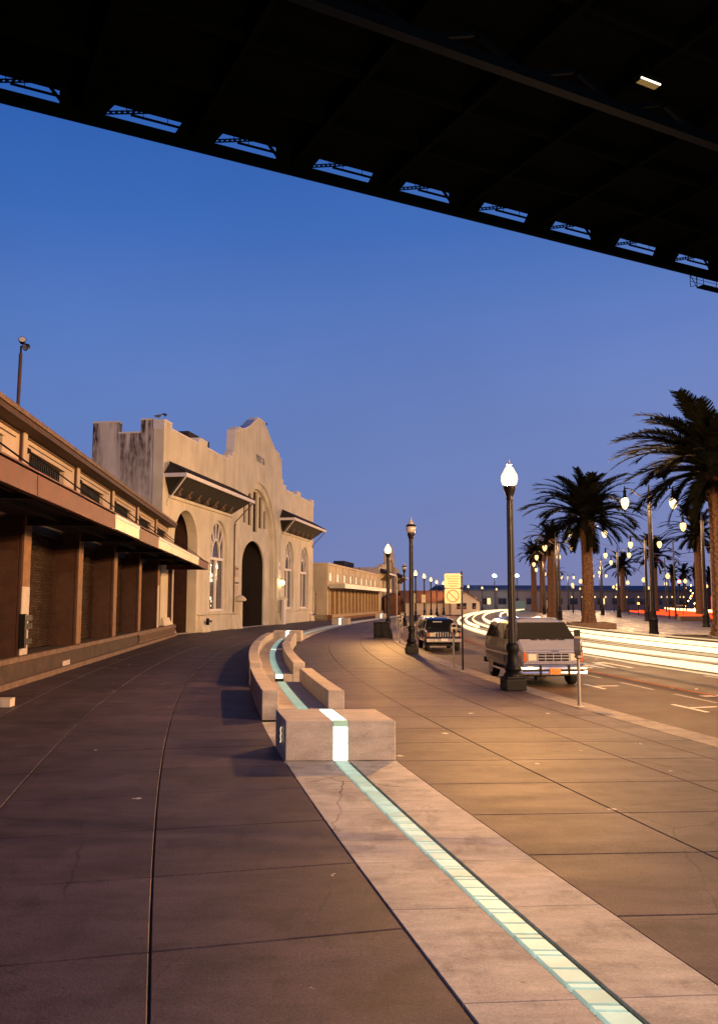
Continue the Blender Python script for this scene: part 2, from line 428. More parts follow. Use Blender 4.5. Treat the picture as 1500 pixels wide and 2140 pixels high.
def link(name, me, parent=None, loc=(0, 0, 0), rot=(0, 0, 0)):
    o = bpy.data.objects.new(name, me); COL.objects.link(o)
    o.location = loc; o.rotation_euler = rot
    if parent: o.parent = parent
    return o
def tag(o, label=None, cat=None, group=None, kind=None):
    if label: o['label'] = label
    if cat: o['category'] = cat
    if group: o['group'] = group
    if kind: o['kind'] = kind
    return o
def thing(name, label, cat, loc=(0, 0, 0), rz=0, group=None):
    o = bpy.data.objects.new(name, None); COL.objects.link(o)
    o.empty_display_size = .3
    o.location = loc; o.rotation_euler = (0, 0, rz)
    return tag(o, label, cat, group)
def copy_tree(o, parent=None):
    c = o.copy(); COL.objects.link(c)
    if parent: c.parent = parent
    for ch in list(o.children): copy_tree(ch, c)
    return c
def text_mesh(body, size, m, name, extrude=.004, align='CENTER', bold=0.0):
    cu = bpy.data.curves.new(name, 'FONT'); cu.body = body; cu.size = size; cu.align_x = align; cu.align_y = 'CENTER'
    cu.extrude = extrude; cu.offset = bold; cu.resolution_u = 2
    ob = bpy.data.objects.new(name, cu); COL.objects.link(ob)
    dg = bpy.context.evaluated_depsgraph_get(); dg.update()
    me = bpy.data.meshes.new_from_object(ob.evaluated_get(dg))
    bpy.data.objects.remove(ob); me.materials.clear(); me.materials.append(m)
    return me

# ------------------------------------------------------------------ the boulevard's curve: the glass ribbon's centre line
KN = np.array([(-6, 4.2), (0, 2.72), (4.86, 1.53), (7.45, .915), (10.18, .32), (12.55, -.18), (16.8, -1.07), (23.24, -2.25),
      (32.6, -3.4), (43.6, -4.2), (55, -4.35), (70, -3.4), (86, -1.6), (100, .2), (127, 4.4), (152, 8.8), (187, 17.8),
      (226, 30.4), (270, 47)])
CF = np.polyfit(KN[:, 0] / 100, KN[:, 1], 6)
DC = np.polyder(CF)
def ref(y):
    if y > 270: return float(np.polyval(CF, 2.7)) + (y - 270) * slope(270)
    if y < -6: return float(np.polyval(CF, -.06)) + (y + 6) * slope(-6)
    return float(np.polyval(CF, y / 100))
def slope(y):
    y = min(max(y, -6), 270)
    return float(np.polyval(DC, y / 100)) / 100
def P(y, o, z=0.0, skew=1.0):
    s = slope(y); q = math.sqrt(1 + s * s)
    return Vector((ref(y) + o / q, y - skew * o * s / q, z))
def heading(y):           # rotation that turns local +y along the curve
    return -math.atan(slope(y))
# far out the outer offsets use a smoothed parameter so that they never cross
def strip(ys, o0, o1, z, thick=0.0):
    mb = MB()
    rows = [(P(y, o0, z), P(y, o1, z)) for y in ys]
    vs = []
    for a, b in rows: vs += [a, b]
    fs = [(2 * i, 2 * i + 1, 2 * i + 3, 2 * i + 2) for i in range(len(rows) - 1)]
    if thick:
        n = len(vs); vs += [v - Vector((0, 0, thick)) for v in vs]
        fs += [(n + 2 * i + 2, n + 2 * i + 3, n + 2 * i + 1, n + 2 * i) for i in range(len(rows) - 1)]
        fs += [(2 * i + 2, n + 2 * i + 2, n + 2 * i, 2 * i) for i in range(len(rows) - 1)]
        fs += [(2 * i + 1, n + 2 * i + 1, n + 2 * i + 3, 2 * i + 3) for i in range(len(rows) - 1)]
        k = len(vs) // 2
        fs += [(0, n, n + 1, 1), (n - 2, n - 1, 2 * n - 1, 2 * n - 2)]
    mb.add(vs, fs)
    return mb
YS = [-30 + 2 * i for i in range(166)]
CURB = 6.85

# ------------------------------------------------------------------ ground, road, median
g = MB(); g.add([(-3000, -3000, -.32), (3000, -3000, -.32), (3000, 3000, -.32), (-3000, 3000, -.32)], [(0, 1, 2, 3)])
tag(g.build('ground', m_ground, fix=False), kind='structure')
tag(strip(YS, CURB - .3, 22.6, -.15, .1).build('road', m_road), kind='structure')
tag(strip(YS, 38.0, 54.0, -.15, .1).build('far_road', m_road), kind='structure')
tag(strip(YS, 22.3, 38.2, .15, .4).build('median', m_plaza), kind='structure')
tag(strip(YS, 53.8, 75, 0.0, .3).build('far_pavement', m_kerb), kind='structure')
# median tracks and edging bands: low stone strips
prom = tag(strip(YS, -20, CURB - .62, -.022, .26).build('promenade', m_joint), kind='structure')

# paving slabs, one object each where the photograph shows them apart
GAP = .008
def slab_mesh(y0, y1, o0, o1, z, skew, mt, nm, seg=2, h=.05, ch=.006, gap=GAP):
    ring = []
    for i in range(seg + 1): ring.append((y0 + gap + (y1 - y0 - 2 * gap) * i / seg, o1 - gap))
    for i in range(seg + 1): ring.append((y1 - gap - (y1 - y0 - 2 * gap) * i / seg, o0 + gap))
    cy, co = (y0 + y1) / 2, (o0 + o1) / 2
    top = [P(cy + (y - cy) * (1 - 2 * ch / (y1 - y0)), co + (o - co) * (1 - 2 * ch / (o1 - o0)), z, skew) for y, o in ring]
    mid = [P(y, o, z - ch, skew) for y, o in ring]
    bot = [P(y, o, z - h, skew) for y, o in ring]
    n = len(ring); mb = MB()
    fs = [tuple(range(n))[::-1]]
    for k in range(2):
        fs += [(k * n + i, k * n + (i + 1) % n, (k + 1) * n + (i + 1) % n, (k + 1) * n + i) for i in range(n)]
    mb.add(top + mid + bot, fs)
    return mb
rows = [-1.5, .2, 1.9, 3.55, 4.95, 6.4, 7.9, 9.35, 10.9, 12.45]
while rows[-1] < 27: rows.append(rows[-1] + 1.55)
LEFT = [-.795, -2.54, -4.25, -5.95, -7.65, -9.4, -11.1]
RIGHT = [.82, 2.5, 4.25, 5.55, CURB - .62]
edge = MB()                       # slabs wholly outside the picture go into one joined part
while rows[0] > -26: rows.insert(0, rows[0] - 1.6)
for a, b in zip(rows[:-1], rows[1:]):
    for o1, o0 in zip(LEFT[:-1], LEFT[1:]):
        m = slab_mesh(a, b, o0, o1, 0, 1.0, m_walk, 's')
        if b < 3 or P(a, o1).x < -7.37 - .0905 * a or P(a, o1).x < -.45 * (b + 1): edge.add(m.v, m.f)
        else: m.build('paving_slab', m_walk, prom)
    for o0, o1 in zip(RIGHT[:-1], RIGHT[1:]):
        m = slab_mesh(a, b, o0, o1, 0, .25, m_walk, 's')
        if b < 3 or P(b, o0).x > .47 * b + .3: edge.add(m.v, m.f)
        else: m.build('paving_slab', m_walk, prom)
# beyond 27 m: the same slabs joined into one part
far = edge
y = rows[-1]
while y < 190:
    st = 1.55 if y < 60 else 4.65
    for o1, o0 in list(zip(LEFT[:-1], LEFT[1:])) + [(-11.1, -14)]:
        q = slab_mesh(y, y + st, o0, o1, 0, 1.0, m_walk, 's', seg=1); far.add(q.v, q.f)
    for o0, o1 in zip(RIGHT[:-1], RIGHT[1:]):
        q = slab_mesh(y, y + st, o0, o1, 0, .25, m_walk, 's', seg=1); far.add(q.v, q.f)
    y += st
tag(far.build('distant_paving_slabs', m_walk, prom), kind='stuff')
# kerb stones
kerb = tag(strip(YS, CURB - .62, CURB - .6, -.03, .25).build('kerb', m_joint), kind='structure')
y = -24.0
while y < 60:
    slab_mesh(y, y + 3.1, CURB - .6, CURB, .002, .25, m_kerb, 'k', seg=3, h=.3, ch=.012).build('kerb_stone', m_kerb, kerb); y += 3.1
q = MB()
while y < 230:
    a = slab_mesh(y, y + 6, CURB - .6, CURB, .002, .25, m_kerb, 'k', seg=2, h=.3, ch=.012); q.add(a.v, a.f); y += 6
tag(q.build('distant_kerb_stones', m_kerb, kerb), kind='stuff')

# ------------------------------------------------------------------ the light ribbon
rib = thing('light_ribbon', 'long pale concrete strip with a glowing line of glass pavers running along the promenade', 'light ribbon', (0, 0, 0))
RW, GW = .82, .105
ry = [-7.5, -5.9, -4.4, -2.9, -1.4, .1, 1.4, 2.6, 4.1, 5.15, 6.62, 7.75, 8.45, 9.7, 11.1, 12.46]
for a, b in zip(ry[:-1], ry[1:]):
    slab_mesh(a, b, -RW, -GW - .014, .004, .3, m_ribbon, 'r', gap=.004, h=.06, ch=.003).build('concrete_slab', m_ribbon, rib)
    slab_mesh(a, b, GW + .022, RW, .004, .3, m_ribbon, 'r', gap=.004, h=.06, ch=.003).build('concrete_slab', m_ribbon, rib)
y = -7.4; pat = [.19, .065, .19, .065, .19]; k = 0
pat = [('b', .2), ('b', .2), ('n', .075), ('b', .2), ('n', .075)]
while y < 12.44:
    kind, ln = pat[k % 5]; ln = min(ln, 12.47 - y)
    slab_mesh(y, y + ln, -GW, GW, .006, -.1, m_glass, 'g', seg=1, gap=.008, h=.05, ch=.008).build('glass_block', m_glass, rib)
    y += ln; k += 1
# ribbon between the benches and far away
strip([12.47, 13, 14, 15, 16.6], -RW, RW, -.001, .05).build('concrete_slab', m_ribbon, rib)
def ribbon_run(y0, y1):
    n = max(2, int((y1 - y0) / 2)); ys = [y0 + (y1 - y0) * i / n for i in range(n + 1)]
    strip(ys, -RW, -GW - .02, .004, .05).build('concrete_slab', m_ribbon, rib)
    strip(ys, GW + .02, RW, .004, .05).build('concrete_slab', m_ribbon, rib)
    strip(ys, -GW, GW, .006, .05).build('glass_strip', m_glassteal, rib)
ribbon_run(51.6, 85.0); ribbon_run(87.6, 119.0); ribbon_run(121.6, 185)

def light_block(y0, y1, h, label, full=True):
    t = thing('concrete_bench', label, 'bench', tuple(P((y0 + y1) / 2, 0)))
    L0 = t.location
    def slab(o0, o1, a, b, z0, z1, m, nm, bev):
        mb = MB(); n = 2
        ys = [a + (b - a) * i / n for i in range(n + 1)]
        vs = []
        for yy in ys:
            for o, z in ((o0, z0), (o1, z0), (o1, z1), (o0, z1)): vs.append(P(yy, o, z, .12) - Vector(L0))
        fs = []
        for i in range(n):
            for k in range(4): fs.append((i * 4 + k, i * 4 + (k + 1) % 4, i * 4 + 4 + (k + 1) % 4, i * 4 + 4 + k))
        fs += [(3, 2, 1, 0), (n * 4, n * 4 + 1, n * 4 + 2, n * 4 + 3)]
        mb.add(vs, fs)
        return mb.build(nm, m, t, bevel=bev)
    slab(-RW, -GW - .006, y0, y1, 0, h, m_bench, 'concrete_block', .012)
    slab(GW + .006, RW, y0, y1, 0, h, m_bench, 'concrete_block', .012)
    if full:
        slab(-GW, GW, y0 - .006, y0 + .05, .006, .155, m_glassbright, 'glass_block', .003)
        slab(-GW, GW, y0 - .006, y0 + .05, .160, .245, m_glassbright, 'glass_block', .003)
        slab(-GW, GW, y0 - .006, y0 + .05, .250, h - .085, m_glassbright, 'glass_block', .003)
        slab(-GW, GW, y0 - .008, y0 + .052, h - .080, h + .004, m_glassrim, 'glass_lip', .006)
        for i in range(6):
            a = y0 + .056 + i * (y1 - y0 - .06) / 6; b = y0 + .056 + (i + 1) * (y1 - y0 - .06) / 6 - .006
            slab(-GW, GW, a, b, h - .05, h + .005, m_glassbright, 'glass_block', .003)
        slab(-GW, GW, y0 + .06, y1, .01, h - .06, m_bench, 'concrete_core', 0)
    else:
        slab(-GW, GW, y0 - .006, y1, .006, h + .004, m_glassbright, 'glass_panel', .004)
    return t
b1 = light_block(12.5, 13.85, .57, 'nearest square concrete bench block split by a glowing white glass band')
# slotted step light in the block's shaded left flank
v = MB()
for i in range(5):
    p = P(12.95, -RW - .004, .24 + i * .045); v.box(-.006, .006, -.06, .06, -.012, .012, Matrix.Translation(p - Vector(b1.location)) @ Matrix.Rotation(heading(12.95), 4, 'Z') @ Matrix.Rotation(R(25 if i % 2 else -25), 4, 'X'))
v.build('step_light', emis('step light', (1, .8, .5), .9), b1)
light_block(49.4, 50.9, .6, 'far concrete bench block at the end of the curved bench walls, glass band glowing', False)
light_block(85.3, 87.4, .66, 'low pale concrete bench block with bright glass square before the second shed', False)
light_block(119.3, 121.4, .66, 'most distant pale concrete bench block on the curving ribbon', False)

def trough(y0, y1, zf, zw, label, inset=0.0, near_glass=m_glassteal):
    t = thing('bench_trough', label, 'bench', tuple(P(y0, 0))); L0 = Vector(t.location)
    n = max(3, int((y1 - y0) / 1.0)); ys = [y0 + (y1 - y0) * i / n for i in range(n + 1)]
    def run(o0, o1, z0, z1, m, nm, bev, ya=ys):
        mb = MB(); vs = []
        for yy in ya:
            for o, z in ((o0, z0), (o1, z0), (o1, z1), (o0, z1)): vs.append(P(yy, o, z, .12) - L0)
        k = len(ya) - 1; fs = []
        for i in range(k):
            for q in range(4): fs.append((i * 4 + q, i * 4 + (q + 1) % 4, i * 4 + 4 + (q + 1) % 4, i * 4 + 4 + q))
        fs += [(3, 2, 1, 0), (k * 4, k * 4 + 1, k * 4 + 2, k * 4 + 3)]
        mb.add(vs, fs); return mb.build(nm, m, t, bevel=bev)
    run(-RW, -.49, 0, zw, m_bench, 'side_wall', .014); run(.49 - inset, RW - inset, 0, zw, m_bench, 'side_wall', .014)
    run(-.485, -GW - .012, 0, zf, m_bench, 'seat_slab', .008); run(GW + .012, .485 - inset, 0, zf, m_bench, 'seat_slab', .008)
    run(-GW - .01, GW + .01, 0, zf - .05, m_joint, 'glass_bed', 0)
    yy = y0 + .02; k = 0
    while yy < y1 - .05:
        ln = pat[k % 5][1] if y0 < 20 else .3
        ln = min(ln, y1 - .03 - yy)
        mb = slab_mesh(yy, yy + ln, -GW, GW, zf + .004, .0, near_glass, 'g', seg=1, gap=.0035, h=.05, ch=.004)
        mb.v = [tuple(Vector(p) - L0) for p in mb.v]
        mb.build('glass_block', near_glass, t); yy += ln; k += 1
    run(-GW, GW, zf - .12, zf - .01, m_glassrim if y0 < 20 else m_glassbright, 'glass_riser', .003, [y0 - .006, y0 + .015])
    return t
trough(16.7, 22.35, .22, .57, 'nearer pair of low concrete bench walls with teal glass line on the seat between')
trough(23.2, 35.0, .34, .66, 'farther curved pair of concrete bench walls, one step higher, teal glass line between', .12)
trough(35.7, 45.5, .34, .66, 'last short pair of bench walls just before the far glowing block', .06)

# ------------------------------------------------------------------ road paint
def paint(pts, name, m=m_paint, label=None, cat='road marking', z=-.146, group=None):
    mb = MB(); n = len(pts)
    mb.add([(x, y, z) for x, y in pts] + [(x, y, z - .003) for x, y in pts], [tuple(range(n))] + [(i, (i + 1) % n, (i + 1) % n + n, i + n) for i in range(n)])
    o = mb.build(name, m)
    return tag(o, label, cat, group)
def dash(x0, y0, x1, y1, w, name, m=m_paint, label=None, group=None, z=-.146):
    d = Vector((x1 - x0, y1 - y0)).normalized(); nx, ny = -d.y * w / 2, d.x * w / 2
    return paint([(x0 + nx, y0 + ny), (x0 - nx, y0 - ny), (x1 - nx, y1 - ny), (x1 + nx, y1 + ny)], name, m, label, 'road marking', z, group)
for i, (y, lab) in enumerate(((23.45, 'white T mark of the parking bay right of the van'), (18.2, 'white T mark of the nearest parking bay at the frame edge'))):
    t = thing('bay_mark', lab, 'road marking', (0, 0, 0))
    a, b, c, d = P(y + .75, 9.15), P(y - .75, 9.15), P(y + .05, 9.2), P(y + .15, 9.95)
    for (p, q, nm) in ((a, b, 'long_stroke'), (c, d, 'short_stroke')):
        o = dash(p.x, p.y, q.x, q.y, .11, nm); o.parent = t
        for kk in ('label', 'category'):
            if kk in o: del o[kk]
for (x0, y0, x1, y1, lab) in ((10.85, 34.68, 11.07, 32.63, 'white lane dash beside the lane lettering'), (11.5, 28.3, 11.85, 26.4, 'white lane dash at the right frame edge')):
    dash(x0, y0, x1, y1, .12, 'lane_dash', m_paint, lab)
for (x0, y0, x1, y1, lab) in ((8.0, 26.0, 8.25, 23.9, 'worn white line stub nearer the van'), (8.42, 22.8, 8.72, 20.8, 'worn white line stub at the right, farther from the van'), (7.6, 29.5, 7.8, 27.4, 'worn white line stub beside the van')):
    dash(x0, y0, x1, y1, .12, 'worn_line', m_worn, lab)
dash(8.95, 22.25, 9.9, 22.45, .3, 'stop_bar', m_paint, 'short broad white bar at the right frame edge')
def road_text(body, y, o, lab, w, l):
    me = text_mesh(body, 1.0, m_paint, 'lane_lettering', extrude=.002, bold=.035)
    ob = link('lane_lettering', me, None, tuple(P(y, o, -.145)), (0, 0, heading(y) + math.pi))
    xs = [v.co.x for v in me.vertices]; ys = [v.co.y for v in me.vertices]
    for v in me.vertices:
        v.co.x *= w / (max(xs) - min(xs)); v.co.y *= l / (max(ys) - min(ys))
    tag(ob, lab, 'road marking')
road_text('LANE', 32.0, 12.35, 'white LANE lettering stretched on the asphalt beside the van', 2.2, 2.9)
road_text('LANE', 33.3, 16.35, 'white lettering on the asphalt under the light streaks', 1.9, 2.6)
def stud(x, y, lab): tag(MB().lathe([(.05, 0), (.05, .01), (.03, .018)], 8, (x, y, -.148)).build('road_stud', m_paint), lab, 'road stud')
stud(8.95, 24.3, 'small white road stud nearest the parking bay mark'); stud(10.2, 36.5, 'small white road stud beyond the lettering'); stud(9.5, 24.0, 'small white road stud in mid lane')

# ------------------------------------------------------------------ the bridge overhead
BR = math.atan2(.457, .889)
br = thing('bridge', 'huge black steel road bridge crossing overhead, lattice openings along its far edge', 'bridge', (0, 66.07, 36.0), BR)
# local x along the bridge, local y = away from the camera
X0, X1 = -75, 150
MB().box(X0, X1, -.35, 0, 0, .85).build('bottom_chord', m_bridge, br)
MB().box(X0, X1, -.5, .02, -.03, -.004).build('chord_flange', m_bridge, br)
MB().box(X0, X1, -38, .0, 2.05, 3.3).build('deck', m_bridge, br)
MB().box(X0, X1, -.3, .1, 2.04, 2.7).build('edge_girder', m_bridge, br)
st = [-29.0 + 8.1 * i for i in range(-5, 16)]
rail = MB(); lace = MB()
for i, s in enumerate(st):
    # s = left end of an opening, opening 5.7 m, post 2.4 m
    alt = i % 2
    pl = MB()
    pl.prism([(s - 2.7, .8), (s + .25, .8), (s + 1.25, 2.2), (s - (2.0 if alt else 2.7), 2.2)], -.26, -.06); pl.build('gusset_post', m_bridge, br)
    # floor beam under the deck
    MB().box(s - 1.45, s - 1.05, -37, -.4, .75, 2.14).build('floor_beam', m_bridge, br)
    a, b = Vector((s + .2, -.16, .98)), Vector((s + 3.8, -.16, 2.05))
    for dz in (-.02, .20): MB().bar(a + Vector((0, 0, dz)), b + Vector((0, 0, dz)), .1, .055).build('lattice_bar', m_bridge, br)
    nseg = 9
    for k in range(nseg):
        p, q = a.lerp(b, k / nseg), a.lerp(b, (k + 1) / nseg)
        lace.bar(p + Vector((0, 0, -.02)), q + Vector((0, 0, .2)), .05, .055); lace.bar(p + Vector((0, 0, .2)), q + Vector((0, 0, -.02)), .05, .055)
    MB().box(s + 2.2, s + 5.8, -.22, -.12, 1.38, 1.54).build('mid_rail', m_bridge, br)
    for xx in (s + 1.9, s + 3.1, s + 4.9): rail.tube([(xx, -.2, 1.38), (xx, -.2, 2.18)], .028, 5)
    rail.box(s + 4.7, s + 5.1, -.22, -.12, 2.04, 2.15)
    # bracing knee at the right end of alternate bays
    if alt: rail.bar((s + 4.6, -.16, 2.14), (s + 5.75, -.16, .9), .1, .22)
tag(lace.build('lattice_lacing', m_bridge, br), kind='stuff')
tag(rail.build('hanger_rods', m_bridge, br), kind='stuff')
for yy in (-6, -12, -24, -30): MB().box(X0, X1, yy - .2, yy + .2, 1.1, 2.145).build('stringer', m_bridge, br)
# near truss chord, with the bracing that hangs from it
nc = mat('bridge steel skylight tint', (.0007, .0024, .009), .6, metal=.0, spec=.03)  # faint blue skylight on this chord, put into the steel colour
MB().box(X0, X1, -18.6, -17.9, 0, .7).build('near_chord', nc, br)
for s in st:
    MB().bar((s, -18.2, .6), (s + 3.4, -18.2, 1.9), .3, .3).build('truss_diagonal', nc, br)
    MB().bar((s + 7, -18.2, .6), (s + 3.9, -18.2, 1.9), .3, .3).build('truss_diagonal', nc, br)
# inspection platform hung from the far chord
pf = thing('inspection_platform', 'narrow inspection platform hanging under the bridge edge at the right', 'platform', tuple(Vector((0, 66.07, 36.0)) + Matrix.Rotation(BR, 3, 'Z') @ Vector((38.4, 0, 0))), BR)
MB().box(.9, 12, -.9, -.1, -1.32, -1.2).build('walkway', m_bridge, pf)
for xx in (0, 1.0, 3.9, 4.6, 7.5, 8.2, 11):
    MB().tube([(xx, -.1, 0), (xx, -.1, -1.32)], .035, 6).build('hanger', m_bridge, pf)
    MB().tube([(xx, -.9, 0), (xx, -.9, -1.32)], .035, 6).build('hanger', m_bridge, pf)
MB().bar((0, -.1, 0), (1, -.1, -1.25), .05, .05).build('brace', m_bridge, pf); MB().bar((0, -.1, -1.3), (1, -.1, -1.0), .05, .05).build('brace', m_bridge, pf)
for zz in (-.35, -.72): MB().tube([(0, -.1, zz), (12, -.1, zz)], .025, 6).build('handrail', m_bridge, pf)
# lit strip lamp in the truss
sl = thing('strip_light', 'lit white strip lamp with pale reflector under the bridge deck', 'lamp', tuple(Vector((0, 66.07, 36.0)) + Matrix.Rotation(BR, 3, 'Z') @ Vector((10.3, -21.7, .2))), BR)
ml = emis('strip lamp tube', (1, .93, .72), 2.4)
MB().tube([(-.85, 0, 0), (.15, 0, 0)], .06, 8).build('tube', ml, sl); MB().tube([(.2, 0, 0), (.85, 0, 0)], .06, 8).build('tube', ml, sl)
MB().box(-.7, .95, .12, .62, .02, .06).build('reflector', mat('lamp reflector', (.20, .21, .13), .6), sl)
MB().box(-.9, 1.0, -.1, .8, .3, 1.6).build('bracket', m_bridge, sl)

# ------------------------------------------------------------------ the cargo shed on the left
SH = math.atan2(.9959, -.0901)
sh = thing('cargo_shed', 'long low cargo shed with rust red canopy and dark roller doors on a raised dock', 'shed', (-7.366, 0, 0), SH)
# local x = along the wall, local y = into the building
SE = 58.2; SB = 9.0
bays = [25.6 + 6.73 * i for i in range(-2, 6)]            # street edges of the columns
MB().box(SB, SE, 0, 12, -.1, .70).build('dock', m_dock, sh, bevel=.02)
MB().box(SB, SE, -.05, .12, .62, .78).build('dock_edge', m_docklip, sh, bevel=.015)
MB().box(SB, SE, -.16, 0, -.1, .16).build('dock_kerb', m_docklip, sh, bevel=.02)
for i in range(60):
    x = 43.5 + i * .24
    if x < SE - .2: MB().box(x, x + .10, -.09, -.045, .25, .6).build('fender_slat', m_docklip, sh)
MB().box(43.3, SE, -.075, -.04, .56, .64).build('fender_rail', m_docklip, sh); MB().box(43.3, SE, -.075, -.04, .2, .27).build('fender_rail', m_docklip, sh)
MB().box(28.6, 29.5, -.03, .0, .1, .32).build('dock_patch', m_colwhite, sh)
# doors, columns
for i, e in enumerate(bays):
    x0, x1 = e - .72, e
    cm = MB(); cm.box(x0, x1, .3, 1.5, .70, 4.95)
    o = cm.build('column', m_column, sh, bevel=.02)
    MB().box(x0 + .02, x1 + .003, .294, .42, .71, 4.94).build('column_lit_face', m_collit, sh)
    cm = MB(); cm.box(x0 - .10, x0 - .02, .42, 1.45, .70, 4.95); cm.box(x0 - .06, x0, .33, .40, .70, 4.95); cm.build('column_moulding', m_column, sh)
    if i in (2, 6): MB().box(x0 + .01, x1 + .006, .288, .6, .72, 2.75 if i == 2 else 3.3).build('white_paint_band', m_colwhite, sh)
    if i == 7: MB().box(x0 + .01, x1 + .006, .288, .6, .72, 4.9).build('white_paint_band', m_colwhite, sh)
    # ribbed roller door between this column and the next
    n = 46; z0, z1 = .72, 4.6; vs = []; fs = []
    rr = random.Random(i)
    a, b = e + .05, min(e + 6.73 - .8, SE - .3)
    if b - a < 1: continue
    for k in range(n * 4 + 1):
        z = z0 + (z1 - z0) * k / (n * 4); yy = 1.18 + .034 * math.cos(k * math.pi / 2) + .004 * rr.random()
        vs += [(a, yy, z), ((a + b) / 2, yy + .012 * rr.random(), z), (b, yy, z)]
    for k in range(n * 4):
        for q in range(2): fs.append((3 * k + q, 3 * k + q + 1, 3 * k + q + 4, 3 * k + q + 3))
    d = MB(); d.add(vs, fs); d.build('roller_door', m_rolldoor, sh, smooth=True, angle=80, fix=False)
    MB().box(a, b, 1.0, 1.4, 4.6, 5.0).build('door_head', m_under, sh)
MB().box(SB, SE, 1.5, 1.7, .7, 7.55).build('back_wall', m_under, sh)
# dark clamp boxes on the first column
for z in (1.05, 1.5, 1.75): MB().box(24.86, 25.66, .18, .30, z, z + .16).build('column_clamp', m_iron, sh)
MB().box(24.80, 25.0, .15, .30, .95, 1.95).build('column_box', m_iron, sh)
# upper wall with bays, pilasters, louvres
up = MB()
wins = [(e + .5, e + 4.7) for e in bays]
up.wall([(SB, 5.1), (SE, 5.1), (SE, 7.6), (SB, 7.6)], [[(a, 5.75), (min(b, SE - .6), 5.75), (min(b, SE - .6), 7.0), (a, 7.0)] for a, b in wins if a < SE - 2], .35)
up.build('upper_wall', m_shedwall, sh, loc=(0, .62, 0))
for a, b in wins:
    b = min(b, SE - .6)
    if a > SE - 2: continue
    MB().box(a, b, .86, .9, 5.75, 7.0).build('louvre_back', m_glass_dark, sh)
    n = int((b - a) / .22)
    lv = MB()
    for k in range(n): lv.box(a + .22 * k + .05, a + .22 * k + .10, .74, .84, 5.76, 6.99)
    lv.build('louvre_bars', m_iron, sh)
    MB().box(a - .08, b + .08, (.57), .63, 7.0, 7.06).build('louvre_hood', m_shedwall, sh)
for i, e in enumerate(bays):
    c = e - .1
    MB().box(c - .34, c + .0, .50, .62, 5.1, 7.58).build('pilaster', m_shedwall, sh, bevel=.01)
    MB().box(c - .42, c - .345, .54, .66, 5.1, 7.50).build('downpipe', m_column, sh)
    if c + 6.3 < SE + 1:
        MB().box(c + .5, min(c + 5.9, SE), .60, .63, 7.16, 7.195).build('wall_groove', m_iron, sh)
        MB().box(c + .1, min(c + 6.2, SE), .585, .625, 7.33, 7.40).build('wall_moulding', m_column, sh)
    # tie rod and anchor
    if e - 5.2 > SB:
        MB().lathe([(.02, 0), (.13, .0), (.10, .05), (.04, .14)], 8).build('rod_anchor', m_iron, sh, (e + .12, .60, 6.95), (R(90), 0, 0))
        MB().tube([(e + .12, .56, 6.95), (e + .9, -2.1, 4.98)], .025, 6).build('tie_rod', m_iron, sh)
# eaves gutter and roof
MB().prism([(.05, 7.42), (.05, 7.60), (.70, 7.60), (.70, 7.42)], SB, SE, Matrix(((0, 1, 0, 0), (1, 0, 0, 0), (0, 0, 1, 0), (0, 0, 0, 1)))).build('eaves_box', m_column, sh)
MB().box(SB, SE, -.02, .1, 7.58, 7.73).build('gutter', m_docklip, sh, bevel=.03)
rf = MB(); rf.add([(SB, -.02, 7.7), (SE, -.02, 7.7), (SE, 14, 8.8), (SB, 14, 8.8)], [(0, 1, 2, 3)]); rf.build('roof', m_tile, sh, fix=False)
# canopy
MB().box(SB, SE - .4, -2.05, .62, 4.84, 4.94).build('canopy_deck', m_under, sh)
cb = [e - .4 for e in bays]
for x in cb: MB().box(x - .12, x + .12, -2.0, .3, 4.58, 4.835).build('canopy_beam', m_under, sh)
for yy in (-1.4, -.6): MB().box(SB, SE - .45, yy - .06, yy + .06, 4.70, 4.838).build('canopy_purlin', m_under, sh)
fas = [(SB, 25.5, m_rust), (25.52, 29.8, m_sheet), (29.82, 34.6, m_rust), (34.62, 51.2, m_sheet), (51.22, SE - .4, m_rust)]
for a, b, m in fas:
    zs = (4.50, 4.95) if m is m_rust else (4.53, 4.88)
    n = max(1, round((b - a) / 4.2))
    for k in range(n):
        x0, x1 = a + (b - a) * k / n, a + (b - a) * (k + 1) / n
        w = .02 * random.random()
        MB().box(x0, x1 - .015, -2.2 - w, -2.05, zs[0], zs[1]).build('fascia_panel', m, sh)
        if m is m_sheet: MB().box(x0, x1 - .015, -2.235, -2.02, zs[1] + .002, zs[1] + .10).build('fascia_capping', m_white, sh)
MB().box(SB, SE - .4, -2.24, -2.0, 4.985, 5.02).build('canopy_lip', m_rust, sh)
MB().box(SE - .4, SE - .3, -2.2, .62, 4.5, 4.98).build('fascia_end', m_rust, sh)
# floodlight pole on the roof
fp = thing('floodlight_pole', 'thin brown pole with two small floodlights standing on the shed roof', 'floodlight', (-10.08, 24.3, 7.75), 0)
MB().tube([(0, 0, -.1), (.02, 0, 1.9)], .055, 8).build('pole', m_column, fp)
MB().tube([(.02, 0, 1.9), (.02, 0, 2.14)], .03, 6).build('stem', m_iron, fp)
for (dx, dz, rx, rz) in ((.05, 2.28, 60, 20), (.19, 2.12, 115, -35)):
    q = MB().lathe([(.03, -.10), (.07, -.06), (.115, .06), (.12, .08), (.0, .075)], 10).build('lamp_head', m_iron, fp, (dx, 0, dz), (R(rx), 0, R(rz)))
    MB().lathe([(.0, 0), (.1, 0), (.1, .004)], 10).build('lens', m_globe_off, q, (0, 0, .078))
